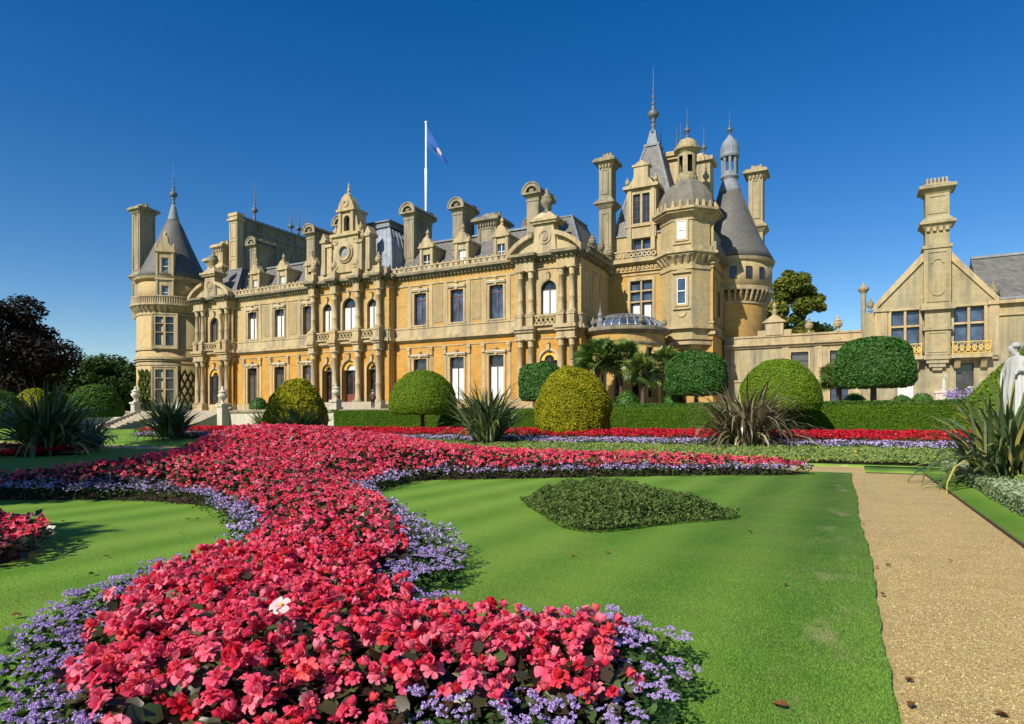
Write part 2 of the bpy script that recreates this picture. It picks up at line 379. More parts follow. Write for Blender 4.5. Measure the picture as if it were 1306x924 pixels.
# ------------------------------------------------------------------ the manor
TZ = 2.6                                             # terrace level
manor = empty('manor_house', (-45, 54, TZ), 'long two storey golden stone chateau with slate roofs, turrets and tall chimneys', 'manor house')
def wall(mb, u0, u1, z0, z1, y, ops, depth=.38):
    us = sorted({u0, u1, *[o[0]-o[1]/2 for o in ops], *[o[0]+o[1]/2 for o in ops]})
    zs = sorted({z0, z1, *[o[2] for o in ops], *[o[3] for o in ops]})
    for a, b in zip(us, us[1:]):
        for c, d in zip(zs, zs[1:]):
            mu, mz = (a+b)/2, (c+d)/2
            if any(abs(mu-o[0]) < o[1]/2 and o[2] < mz < o[3] for o in ops): continue
            mb.face([(a, y, c), (b, y, c), (b, y, d), (a, y, d)])
    for o in ops:
        uc, w, zb, zt = o[:4]; arch = len(o) > 4 and o[4]
        a, b = uc-w/2, uc+w/2; sp = zt-w/2 if arch else zt
        for u in (a, b): mb.face([(u, y, zb), (u, y+depth, zb), (u, y+depth, sp), (u, y, sp)])
        mb.face([(a, y, zb), (b, y, zb), (b, y+depth, zb), (a, y+depth, zb)])
        if not arch: mb.face([(a, y, zt), (b, y, zt), (b, y+depth, zt), (a, y+depth, zt)])
        else:
            n = 14
            for k in range(n):
                t0, t1 = pi*k/n, pi*(k+1)/n
                p, q = (uc+w/2*cos(t0), sp+w/2*sin(t0)), (uc+w/2*cos(t1), sp+w/2*sin(t1))
                mb.face([(p[0], y, p[1]), (p[0], y, zt), (q[0], y, zt), (q[0], y, q[1])])
                mb.face([(p[0], y, p[1]), (p[0], y+depth, p[1]), (q[0], y+depth, q[1]), (q[0], y, q[1])])
def window(parent, o, a, y, op, style='case', frame='brown', glass='glass', low=None, trans=.22, name='window'):
    """frame mesh with a pane (and a blind) as sub-parts; o, a = wall frame"""
    uc, w, zb, zt = op[:4]; arch = len(op) > 4 and op[4]
    m = MB(o, a); yf = y+.24; t = .07; h = zt-zb
    l, r = uc-w/2, uc+w/2; sp = zt-w/2 if arch else zt
    m.box(l, l+t, yf, yf+.12, zb, sp); m.box(r-t, r, yf, yf+.12, zb, sp); m.box(l+t, r-t, yf, yf+.12, zb, zb+t)
    if arch: m.ringu(uc, sp, w/2-t, w/2, yf, yf+.12, 12, 0, pi); m.box(l+t, r-t, yf, yf+.1, sp-t/2, sp+t/2)
    else: m.box(l+t, r-t, yf, yf+.12, zt-t, zt)
    ztr = (sp if arch else zt - h*trans)
    if style == 'case':
        m.box(uc-.05, uc+.05, yf-.01, yf+.11, zb+t, ztr-t/2)
        if not arch: m.box(l+t, r-t, yf-.012, yf+.115, ztr-t/2, ztr+t/2)
    elif style == 'door':
        m.box(uc-.05, uc+.05, yf-.01, yf+.11, zb+t, ztr-t/2); m.box(l+t, r-t, yf-.03, yf+.1, zb+t, zb+h*.26)
    elif style == 'sash':
        m.box(l+t, r-t, yf-.01, yf+.11, (zb+zt)/2-.04, (zb+zt)/2+.04)
    elif style == 'leaded':
        m.box(uc-.02, uc+.02, yf+.02, yf+.1, zb+t, zt-t)
        for k in range(1, 5): m.box(l+t, r-t, yf+.022, yf+.098, zb+h*k/5-.015, zb+h*k/5+.015)
    f = m.build(name, M[frame], parent)
    g = MB(o, a); yg = yf+.06
    if arch:
        pts = [(l, yg, zb), (r, yg, zb)] + [(uc+w/2*cos(pi*k/12), yg, sp+w/2*sin(pi*k/12)) for k in range(13)]
        g.face(pts)
    else: g.face([(l, yg, zb), (r, yg, zb), (r, yg, zt), (l, yg, zt)])
    g.build('pane', M[glass], f)
    if low:
        b = MB(o, a); z1 = ztr - t/2
        z0 = zb+t if style != 'door' else zb+h*.26
        for q0, q1 in ((l+t, uc-.05), (uc+.05, r-t)): b.face([(q0, yg-.015, z0), (q1, yg-.015, z0), (q1, yg-.015, z1), (q0, yg-.015, z1)])
        b.build('blind', M[low], f)
    return f
def cross_window(parent, o, a, y, uc, w, rows, glass='glass', frame='brown', mull=.16):
    """stone mullioned window: rows = list of (z0,z1); each light gets a frame and pane"""
    for z0, z1 in rows:
        for s in (-1, 1):
            window(parent, o, a, y, (uc + s*(w/4+mull/4), w/2-mull/2, z0, z1), 'plain', frame, glass)
def surround(mb, op, y, keystone=True, hood=True, wd=.2):
    uc, w, zb, zt = op[:4]; arch = len(op) > 4 and op[4]; l, r = uc-w/2, uc+w/2; sp = zt-w/2 if arch else zt
    mb.box(l-wd, l, y-.09, y+.05, zb-.02, sp); mb.box(r, r+wd, y-.09, y+.05, zb-.02, sp)
    if arch: mb.ringu(uc, sp, w/2, w/2+wd, y-.09, y+.05, 16, 0, pi)
    else: mb.box(l-wd, r+wd, y-.09, y+.05, zt, zt+wd)
    top = zt+wd
    if hood and not arch: mb.box(l-wd-.1, r+wd+.1, y-.24, y+.02, top, top+.13)
    if keystone:
        mb.box(uc-.14, uc+.14, y-.26, y, top-.2, top+.42); mb.lathe(uc, y-.2, [(.0, top+.3), (.15, top+.4), (.17, top+.52), (.0, top+.66)], 8)
def panelframe(mb, l, r, z0, z1, y, wd=.09, d=.05):
    mb.box(l, r, y-d, y+.02, z0, z0+wd); mb.box(l, r, y-d, y+.02, z1-wd, z1)
    mb.box(l, l+wd, y-d, y+.02, z0+wd, z1-wd); mb.box(r-wd, r, y-d, y+.02, z0+wd, z1-wd)
def strings(mb, u0, u1, y, e=0):
    """string course, pedestal band and architrave of the main storeys; e extends round the ends"""
    a, b = u0-e, u1+e
    mb.box(a-.05, b+.05, y-.18, y+.05, 9.62, 9.80); mb.box(a-.22, b+.22, y-.42, y+.05, 9.80, 9.98); mb.box(a-.15, b+.15, y-.33, y+.05, 9.98, 10.16)
    mb.box(a, b, y-.10, y+.05, 10.16, 11.16); mb.box(a-.06, b+.06, y-.17, y+.05, 11.0, 11.16)
    mb.box(a, b, y-.07, y+.05, 9.05, 9.15)
    mb.box(a, b, y-.10, y+.05, 15.42, 15.56); mb.box(a, b, y-.06, y+.05, 2.6, 3.5)
def cornice(mb, u0, u1, y, e=0, z=16.15):
    for k, (d, h) in enumerate(((.16, .18), (.42, .17), (.66, .18), (.56, .10))):
        zz = z + (0, .18, .35, .53)[k]
        mb.box(u0-e*d, u1+e*d, y-d, y+.05, zz, zz+h)
    n = int((u1-u0)/.42)
    for k in range(n): mb.box(u0+(k+.3)*(u1-u0)/n, u0+(k+.7)*(u1-u0)/n, y-.34, y-.16, z+.02, z+.18)
def cresting(mb, u0, u1, y, z=16.78, h=.62):
    mb.box(u0, u1, y-.42, y-.18, z, z+.16)
    n = max(2, int((u1-u0)/.62)); st = (u1-u0)/n
    for k in range(n):
        c = u0+(k+.5)*st
        mb.box(c-.10, c+.10, y-.36, y-.22, z+.16, z+h-.12)
        mb.ringu(c, z+.34, .10, .22, y-.34, y-.24, 8)
    mb.box(u0, u1, y-.40, y-.20, z+h-.12, z+h)
    for k in range(n+1):
        c = u0+k*st; mb.box(c-.07, c+.07, y-.37, y-.23, z+h, z+h+.16)
def column(parent, o, a, u, y, z0, z1, r, mat='trim', name='column'):
    m = MB(o, a); h = z1-z0
    m.box(u-r*1.5, u+r*1.5, y-r*1.5, y+r*1.5, z0, z0+.16)
    m.lathe(u, y, [(r*1.42, z0+.16), (r*1.42, z0+.26), (r*1.12, z0+.32), (r*1.2, z0+.40), (r, z0+.46), (r, z0+h*.33), (r*1.09, z0+h*.34), (r*1.09, z0+h*.36), (r*.99, z0+h*.37),
                   (r*.86, z1-.72), (r*1.0, z1-.70), (r*1.0, z1-.64), (r*.86, z1-.62), (r*1.05, z1-.45), (r*1.0, z1-.40), (r*1.4, z1-.14)], 14)
    m.box(u-r*1.55, u+r*1.55, y-r*1.55, y+r*1.55, z1-.14, z1)
    return m.build(name, M[mat], parent, True)
def urn_prof(z, s):
    return [(.0*s, z), (.30*s, z), (.30*s, z+.08*s), (.14*s, z+.16*s), (.12*s, z+.30*s), (.34*s, z+.52*s), (.42*s, z+.80*s), (.30*s, z+.98*s), (.36*s, z+1.04*s), (.22*s, z+1.14*s),
            (.10*s, z+1.30*s), (.13*s, z+1.40*s), (.06*s, z+1.52*s), (.0, z+1.66*s)]
def spire(mb, u, y, z, h, s=1.0):
    """turned metal finial: knops up a thin rod"""
    p = [(.26*s, z), (.18*s, z+.06*h), (.11*s, z+.09*h), (.21*s, z+.115*h), (.10*s, z+.14*h), (.09*s, z+.17*h), (.2*s, z+.185*h), (.09*s, z+.2*h), (.26*s, z+.235*h), (.42*s, z+.27*h), (.36*s, z+.29*h), (.40*s, z+.305*h), (.2*s, z+.34*h), (.08*s, z+.36*h), (.2*s, z+.385*h), (.08*s, z+.4*h),
         (.06*s, z+.42*h), (.16*s, z+.44*h), (.06*s, z+.47*h), (.05*s, z+.52*h), (.12*s, z+.54*h), (.045*s, z+.57*h), (.04*s, z+.64*h), (.08*s, z+.655*h), (.035*s, z+.67*h), (.028*s, z+.8*h), (.012*s, z+h)]
    mb.lathe(u, y, p, 8)

WO = (0, 54, 0)
LW = [-63.94, -59.36, -54.80]; RW = [-39.11, -34.65, -30.16]
# --- wings
def wing(x0, x1, wins, right):
    g = [(x, 1.62, 3.55, 7.87) for x in wins]; f = [(x, 1.5, 11.36, 14.62) for x in wins]
    m = MB(WO); wall(m, x0, x1, TZ-.3, 9.7, 0, g); m.build('wall', M['ochre'], manor)
    m = MB(WO); wall(m, x0, x1, 9.7, 16.9, 0, f); m.build('wall', M['honey'] if right else M['cream'], manor)
    t = MB(WO); strings(t, x0, x1, 0)
    for x in wins:
        for s in (-1, 1):
            t.box(x+s*1.32-.22, x+s*1.32+.22, -.07, .03, 11.16, 15.42)
            t.box(x+s*1.42-.16, x+s*1.42+.16, -.06, .03, 3.5, 8.2)
            t.box(x+s*1.42-.17, x+s*1.42+.17, -.20, .03, 8.2, 8.75); t.box(x+s*1.42-.2, x+s*1.42+.2, -.26, .03, 8.75, 9.05)
        t.box(x-1.1, x+1.1, -.2, .03, 11.2, 11.36)
    for o in g+f: surround(t, o, 0)
    t.build('trim', M['trim'], manor)
    for a, b in zip(wins, wins[1:]):
        p = MB(WO); p.box(a+1.75, b-1.75, -.035, .02, 11.5, 15.2); p.build('wall_panel', M['panel'], manor)
    for o in g:
        h = MB(WO); h.box(o[0]-1.1, o[0]+1.1, -.30, -.02, 7.99+.2, 8.12+.2); h.build('sunlit_window_hood', M['white'], manor)  # paler stone puts the sunlit lintel top into the colour
    for o in f:
        h = MB(WO); h.box(o[0]-1.0, o[0]+1.0, -.28, -.02, 14.96, 15.07); h.build('sunlit_window_hood', M['white'], manor)  # whitish strip: sunlight on the lintel top, painted in
    c = MB(WO); cornice(c, x0, x1, 0); c.build('cornice', M['grey'], manor)
    c = MB(WO); cresting(c, x0, x1, 0); c.build('parapet', M['trim'], manor)
    for i, o in enumerate(g):
        if right: window(manor, WO, 0, 0, o, 'case', 'brown', 'glass', 'blind', .24)
        else: window(manor, WO, 0, 0, o, 'case', 'brown', 'glass', 'glassgrey', .2)
    for i, o in enumerate(f):
        if right: window(manor, WO, 0, 0, o, 'case', 'red', 'glassreflect', None, .2)
        else: window(manor, WO, 0, 0, o, 'case', 'brown', 'glass', ('blind', 'blind', 'glassgrey')[i], .2)
    # mansard roof
    r = MB(WO); r.sprism([(.6, 16.8), (.9, 17.3), (3.6, 20.75), (9.5, 20.75), (12.0, 16.8)], x0, x1); r.build('slate_roof', M['slate'], manor)
    r = MB(WO); r.box(x0, x1, 3.35, 3.75, 20.72, 20.9); r.box(x0, x1, 0.0, .85, 16.9, 17.0); r.build('ridge_lead', M['lead'], manor)
wing(-66.9, -53.0, LW, False); wing(-42.55, -27.8, RW, True)

# --- end pavilions
def balustrade(mb, u0, u1, y, z0, z1):
    mb.box(u0, u1, y-.12, y+.12, z0, z0+.14); mb.box(u0, u1, y-.13, y+.13, z1-.14, z1)
    n = max(2, int((u1-u0)/.42)); st = (u1-u0)/n
    for k in range(n):
        a = u0+k*st; b = a+st
        for s in (0, 1):
            p, q = ((a, z0+.14), (b, z1-.14)) if s == 0 else ((a, z1-.14), (b, z0+.14))
            mb.tube((p[0], y, p[1]), (q[0], y, q[1]), .07, .07, 5)
def pavilion(x0, x1, cols, xc, y, blind1, side):
    o = (0, y, 0)
    g = [(xc, 1.75, 3.55, 7.95, True)]; f = [(xc, 1.55, 11.3, 14.35, True)]
    m = MB(o); wall(m, x0, x1, TZ-.3, 9.7, 0, g); m.build('wall', M['ochre'], manor)
    m = MB(o); wall(m, x0, x1, 9.7, 16.9, 0, f); m.build('wall', M['cream'], manor)
    t = MB(o); strings(t, x0, x1, 0, 0)
    for op in g+f: surround(t, op, 0, True, False, .24)
    for (a, b) in cols:
        l, r = a-.36, b+.36
        t.box(l, r, -.85, 0, TZ, 3.5)
        for k in (a, b): t.box(k-.34, k+.34, -.84, -.02, 10.17, 11.2); t.box(k-.40, k+.40, -.9, -.02, 11.02, 11.2)
        t.box(l, r, -.78, -.02, 9.0, 9.62); t.box(l-.1, r+.1, -.95, -.02, 9.62, 9.85); t.box(l-.2, r+.2, -1.1, -.02, 9.85, 10.17)
        t.box(l, r, -.76, -.02, 15.3, 16.15)
    t.build('trim', M['trim'], manor)
    b = MB(o); balustrade(b, cols[0][1]+.4, cols[1][0]-.4, -.5, 10.2, 11.15); b.build('balustrade', M['trim'], manor)
    for (a, b_) in cols:
        for k in (a, b_):
            column(manor, o, 0, k, -.45, 3.5, 9.0, .27); column(manor, o, 0, k, -.45, 11.2, 15.3, .25)
    c = MB(o); cornice(c, x0, x1, -.1, .3)
    for (a, b) in cols: cornice(c, a-.4, b+.4, -.72, .6)
    c.build('cornice', M['grey'], manor)
    p = MB(o)                                        # broken segmental pediment with a cartouche and an urn
    w = (x1-x0)/2+.35; cx = (x0+x1)/2
    R = (w*w + 1.75**2)/(2*1.75); zc = 16.8+1.75-R
    def arc(r, ua, ub, n=10): return [(u, zc + sqrt(max(r*r-(u-cx)**2, 0))) for u in np.linspace(ua, ub, n)]
    for s in (-1, 1):
        ua, ub = cx+s*w, cx+s*1.15
        p.prism(arc(R, ua, ub) + [(ub, 16.8), (ua, 16.8)], -.45, .3)
        top = arc(R+.22, ua, ub); low = arc(R-.16, ua, ub)
        p.prism(top + low[::-1], -.95, -.4)
    p.prism([(cx-1.15, 16.8), (cx+1.15, 16.8), (cx+1.05, 18.2), (cx+.85, 19.4), (cx-.85, 19.4), (cx-1.05, 18.2)], -.6, .6)
    p.box(cx-1.25, cx+1.25, -.85, .8, 19.4, 19.6); p.box(cx-1.4, cx+1.4, -1.0, .9, 19.6, 19.85); p.frust((cx-1.2, cx+1.2, -.8, .7), 19.85, (cx-.5, cx+.5, -.4, .3), 20.5)
    p.ringu(cx, 18.2, .5, .66, -.68, -.6, 16); p.ringu(cx, 18.2, .0, .36, -.70, -.6, 12)
    p.build('pediment', M['trim'], manor)
    p = MB(o); p.lathe(cx, -.05, urn_prof(20.45, 1.45), 14)
    p.build('urn', M['grey'], manor, True)
    window(manor, o, 0, 0, f[0], 'case', 'brown', 'glass', blind1)
    window(manor, o, 0, 0, (xc, 1.75, 3.55, 7.95, True), 'case', 'brown', 'glass', None)
    l = MB(o); l.ringu(xc, 7.07, .5, .86, .12, .3, 14, 0, pi); l.build('sunlit_reveal_arc', M['amber'], manor)  # amber arc paints the sunlit reveal of the arch
    # hipped roof behind the pediment
    r = MB(o); r.frust((x0+.1, x1-.1, .3, 9), 16.8, (x0+2.2, x1-2.2, 3.2, 7), 21.0); r.build('slate_roof', M['slate'], manor)
    r = MB(o)
    for s, u0, u1 in ((1, x0+.1, x0+2.2), (1, x1-.1, x1-2.2)): r.tube((u0, .3, 16.85), (u1, 3.2, 21.02), .09, .09, 6)
    r.box(x0+2.1, x1-2.1, 3.1, 7.1, 20.98, 21.1); r.build('hip_lead', M['lead'], manor)
pavilion(-27.85, -21.2, [(-27.03, -25.95), (-22.92, -21.88)], -24.35, 53.4, 'blind', 1)
pavilion(-73.6, -66.75, [(-72.7, -71.62), (-68.3, -67.25)], -70.0, 53.4, 'glassgrey', -1)
# pavilion flank (facing +X)
def flank(o, a, L, ops_f=(), mats=('ochre', 'cream')):
    m = MB(o, a); wall(m, 0, L, TZ-.3, 9.7, 0, []); m.build('wall', M[mats[0]], manor)
    m = MB(o, a); wall(m, 0, L, 9.7, 16.9, 0, list(ops_f)); m.build('wall', M[mats[1]], manor)
    t = MB(o, a); strings(t, 0, L, 0)
    n = max(1, int(L/2.4))
    for k in range(n): panelframe(t, L*k/n+.25, L*(k+1)/n-.25, 11.5, 15.2, 0); panelframe(t, L*k/n+.25, L*(k+1)/n-.25, 3.8, 8.8, 0)
    t.build('trim', M['trim'], manor)
    c = MB(o, a); cornice(c, 0, L, 0); c.build('cornice', M['grey'], manor)
flank((-21.2, 53.4, 0), pi/2, 7.6)
flank((-27.85, 53.99, 0), -pi/2, .59); flank((-66.75, 53.4, 0), pi/2, .59); flank((-73.6, 61, 0), -pi/2, 7.6)
m = MB(); cresting(m, 0, 7.0, 0); m = MB((-21.2, 54.2, 0), pi/2); cresting(m, .3, 6.6, 0)
for k in range(3): m.lathe(1.2+k*2.4, -.3, urn_prof(17.3, .9), 8)
m.build('parapet', M['grey'], manor)

# --- centre pavilion
CX = -47.75; CO = (0, 53.0, 0)
g = [(CX, 2.05, 3.5, 8.05, True), (CX-3.15, 1.45, 3.5, 7.75, True), (CX+3.15, 1.45, 3.5, 7.75, True)]
f = [(CX, 1.9, 11.3, 14.75, True), (CX-3.15, 1.3, 11.3, 14.35, True), (CX+3.15, 1.3, 11.3, 14.35, True)]
x0, x1 = CX-5.35, CX+5.35
m = MB(CO); wall(m, x0, x1, TZ-.3, 9.7, 0, g, .7); m.build('wall', M['ochre'], manor)
m = MB(CO); wall(m, x0, x1, 9.7, 16.9, 0, f); m.build('wall', M['honey'], manor)
t = MB(CO); strings(t, x0, x1, 0)
for o in g+f: surround(t, o, 0, True, False, .24)
CC = [CX-4.75, CX-1.62, CX+1.62, CX+4.4]
for k in CC:
    t.box(k-.45, k+.45, -1.0, 0, TZ, 3.5); t.box(k-.42, k+.42, -.95, -.02, 10.17, 11.2); t.box(k-.48, k+.48, -1.02, -.02, 11.0, 11.2)
    t.box(k-.4, k+.4, -.88, -.02, 9.0, 9.62); t.box(k-.5, k+.5, -1.05, -.02, 9.62, 9.85); t.box(k-.6, k+.6, -1.2, -.02, 9.85, 10.17)
    t.box(k-.4, k+.4, -.86, -.02, 15.3, 16.15); t.box(k-.3, k+.3, -.1, 0, 11.2, 15.3)
t.build('trim', M['trim'], manor)
b = MB(CO)
for p_, q_ in zip(CC, CC[1:]): balustrade(b, p_+.45, q_-.45, -.45, 10.2, 11.15)
b.build('balustrade', M['trim'], manor)
for k in CC: column(manor, CO, 0, k, -.5, 3.5, 9.0, .30); column(manor, CO, 0, k, -.5, 11.2, 15.3, .28)
c = MB(CO); cornice(c, x0, x1, -.1, .3)
for k in CC: cornice(c, k-.45, k+.45, -.8, .6)
c.build('cornice', M['grey'], manor)
for i, o in enumerate(f): window(manor, CO, 0, 0, o, 'case', 'brown', 'glass', 'blind')
for i, o in enumerate(g):
    window(manor, CO, 0, .42, (o[0], o[1], o[2], o[3]-o[1]/2, False), 'door' if i == 0 else 'case', 'red' if i == 0 else 'brown', 'glass', None if i else None, .18)
    l = MB(CO); r_ = o[1]/2-.01; l.ringu(o[0], o[3]-o[1]/2, r_*.62, r_, .2, .45, 16, 0, pi); l.build('sunlit_reveal_arc', M['amber'], manor)  # amber crescent stands in for sun on the arch soffit
    l = MB(CO); l.face([(o[0]+r_*.63*cos(pi*k/12), .46, o[3]-o[1]/2+r_*.63*sin(pi*k/12)) for k in range(13)]); l.build('pane', M['blind' if i == 0 else 'glass'], manor)
m = MB(CO); m.box(CX-6.2, CX+6.2, -2.4, -1.0, TZ-.2, 2.95); m.box(CX-5.9, CX+5.9, -2.0, -.9, 2.95, 3.25); m.box(CX-5.6, CX+5.6, -1.6, -.86, 3.25, 3.49); m.build('step', M['paving'], manor)
for s, o_ in ((1, (x1, 53.0, 0)),): flank(o_, pi/2, .99, (), ('ochre', 'honey'))
flank((x0, 53.99, 0), -pi/2, .99, (), ('ochre', 'honey'))
# parapet blocks and the big central dormer
m = MB(CO); m.box(x0, x1, -.35, .1, 16.78, 17.45)
for k in CC: m.box(k-.45, k+.45, -.95, .1, 16.78, 17.6); m.lathe(k, -.5, urn_prof(17.6, .95), 10)
m.build('parapet', M['trim'], manor)
m = MB(CO); D = CX-.1
m.box(D-1.75, D+1.75, -.55, 2.2, 17.45, 21.3)
m.ringu(D, 19.55, .62, .92, -.85, -.55, 20); m.ringu(D, 19.55, .92, 1.12, -.72, -.55, 20)
for s in (-1, 1):
    m.box(D+s*2.1-.34, D+s*2.1+.34, -.75, .5, 17.45, 20.3); m.box(D+s*2.1-.45, D+s*2.1+.45, -.9, .6, 20.3, 20.6)
    m.lathe(D+s*2.1, -.2, urn_prof(20.6, .8), 8)
    m.box(D+s*3.1-.26, D+s*3.1+.26, -.6, .5, 17.45, 20.9); m.box(D+s*3.1-.4, D+s*3.1+.4, -.75, .6, 20.9, 21.2)
    m.prism([(D+s*2.65, 21.2), (D+s*3.55, 21.2), (D+s*3.1, 22.0)], -.6, .5)
    m.prism([(D+s*1.75, 17.45), (D+s*3.4, 17.45), (D+s*2.7, 18.4), (D+s*1.95, 19.6), (D+s*1.75, 20.6)], -.3, .3)
    m.ringu(D+s*1.35, 18.1, .12, .3, -.66, -.5, 10); m.ringu(D+s*1.35, 20.8, .12, .3, -.66, -.5, 10)
m.box(D-2.0, D+2.0, -.8, 2.2, 21.3, 21.6)
wall(m, D-1.05, D+1.05, 21.6, 24.0, -.35, [(D, .8, 21.9, 23.6, True)], .5); m.box(D-1.05, D+1.05, .16, 1.6, 21.6, 24.0)
m.face([(D-1.05, -.35, 21.6), (D-1.05, .17, 21.6), (D-1.05, .17, 24), (D-1.05, -.35, 24)]); m.face([(D+1.05, -.35, 21.6), (D+1.05, .17, 21.6), (D+1.05, .17, 24), (D+1.05, -.35, 24)])
for s in (-1, 1):
    m.box(D+s*.85-.16, D+s*.85+.16, -.5, -.35, 21.6, 24.0)
    m.prism([(D+s*1.05, 21.6), (D+s*1.9, 21.6), (D+s*1.5, 22.2), (D+s*1.25, 23.3), (D+s*1.05, 23.6)], -.2, .2)
    m.lathe(D+s*1.75, -.1, urn_prof(21.6, .7), 8)
m.box(D-1.25, D+1.25, -.65, 1.7, 24.0, 24.25)
m.prism([(D-1.15, 24.25), (D+1.15, 24.25), (D+.9, 24.9), (D+.55, 25.5), (D, 25.9), (D-.55, 25.5), (D-.9, 24.9)], -.5, .5); m.ringu(D, 24.85, .2, .42, -.6, -.5, 12)
m.lathe(D, 0, [(.3, 25.7), (.3, 25.9), (.12, 26.1), (.2, 26.35), (.08, 26.6), (.1, 26.8), (.0, 27.3)], 8)
m.build('frontispiece', M['trim'], manor)
m = MB(CO); m.face([(D-.5, .12, 21.7), (D+.5, .12, 21.7), (D+.5, .12, 23.8), (D-.5, .12, 23.8)]); m.build('niche_shade_panel', M['dark'], manor)  # near-black panel painted in place of the shade inside the niche
m = MB(CO); m.face([(D+.62*cos(2*pi*k/20), -.50-.06, 19.55+.62*sin(2*pi*k/20)) for k in range(20)]); m.build('oculus', M['leadlight'], manor)
# dome roof in lead: convex, square plan
prof = [(0, 17.0), (.02, 18.2), (.12, 19.4), (.38, 20.5), (.8, 21.5), (1.35, 22.25), (1.9, 22.7)]
m = MB(CO); bx = (x0+.35, x1-.35, .9, 11.5)
for (i0, z0), (i1, z1) in zip(prof, prof[1:]):
    m.frust((bx[0]+i0, bx[1]-i0, bx[2]+i0, bx[3]-i0), z0, (bx[0]+i1, bx[1]-i1, bx[2]+i1, bx[3]-i1), z1)
for (i0, z0), (i1, z1) in zip(prof, prof[1:]):                      # standing seams
    for k in range(1, 15):
        q = k/15
        A = lambda i: bx[0]+i+(bx[1]-bx[0]-2*i)*q
        m.tube((A(i0), bx[2]+i0, z0), (A(i1), bx[2]+i1, z1), .045, .045, 4)
        B = lambda i: bx[2]+i+(bx[3]-bx[2]-2*i)*q
        m.tube((bx[1]-i0, B(i0), z0), (bx[1]-i1, B(i1), z1), .06, .06, 4); m.tube((bx[0]+i0, B(i0), z0), (bx[0]+i1, B(i1), z1), .06, .06, 4)
    m.tube((bx[1]-i0, bx[2]+i0, z0), (bx[1]-i1, bx[2]+i1, z1), .1, .1, 6); m.tube((bx[0]+i0, bx[2]+i0, z0), (bx[0]+i1, bx[2]+i1, z1), .1, .1, 6)
i1 = 1.9
m.build('dome_roof', M['leaddome'], manor)
m = MB(CO); q = (bx[0]+i1-.35, bx[1]-i1+.35, bx[2]+i1-.35, bx[3]-i1+.35)
m.box(q[0], q[1], q[2], q[3], 22.68, 22.92); m.box(q[0]+.2, q[1]-.2, q[2]+.2, q[3]-.2, 22.92, 23.3); m.box(q[0]+.02, q[1]-.02, q[2]+.02, q[3]-.02, 23.3, 23.45)
m.build('dome_crest', M['lead'], manor)

# --- roof dormers of the wings
def dormer(x, y, z, w=1.5, h=2.3, glass='glass', s=1.0):
    o = (x, y, z)
    m = MB(o); op = (0, w*.5, .25, h*.72)
    wall(m, -w/2, w/2, 0, h, 0, [op], .2); m.box(-w/2, w/2, .3, 2.6, 0, h)
    m.face([(-w/2, 0, 0), (-w/2, .31, 0), (-w/2, .31, h), (-w/2, 0, h)]); m.face([(w/2, 0, 0), (w/2, .31, 0), (w/2, .31, h), (w/2, 0, h)])
    for q in (-1, 1): m.box(q*w*.39-w*.09, q*w*.39+w*.09, -.1, 0, 0, h)
    m.box(-w*.58, w*.58, -.22, 2.6, h, h+.2)
    m.prism([(-w*.52, h+.2), (w*.52, h+.2), (w*.36, h+.62), (w*.2, h+1.0), (0, h+1.2), (-w*.2, h+1.0), (-w*.36, h+.62)], -.12, .7)
    m.lathe(0, .2, [(.16, h+1.1), (.2, h+1.3), (.09, h+1.42), (.2, h+1.6), (.15, h+1.75), (.04, h+1.9), (.0, h+2.2)], 8)
    for q in (-1, 1): m.lathe(q*w*.5, -.0, [(.09, h+.2), (.13, h+.4), (.05, h+.55), (.0, h+.75)], 6)
    d = m.build('dormer', M['trim'], manor)
    g = MB(o); l, r, b, t = op[0]-op[1]/2, op[0]+op[1]/2, op[2], op[3]
    g.face([(l, .19, b), (r, .19, b), (r, .19, t), (l, .19, t)]); g.build('pane', M[glass], d)
    g = MB(o); g.box(-.03, .03, .12, .18, b, t); g.box(l, -.03, .12, .18, (b+t)/2-.03, (b+t)/2+.03); g.box(.03, r, .12, .18, (b+t)/2-.03, (b+t)/2+.03); g.build('window_bar', M['whitep'], d)
for x, gl in zip((-63.9, -59.3, -54.75, -38.6, -34.3, -29.85), ('blind', 'blind', 'glass', 'glass', 'blind', 'glassreflect')): dormer(x, 54.35, 16.95, 1.65, 2.35, gl)

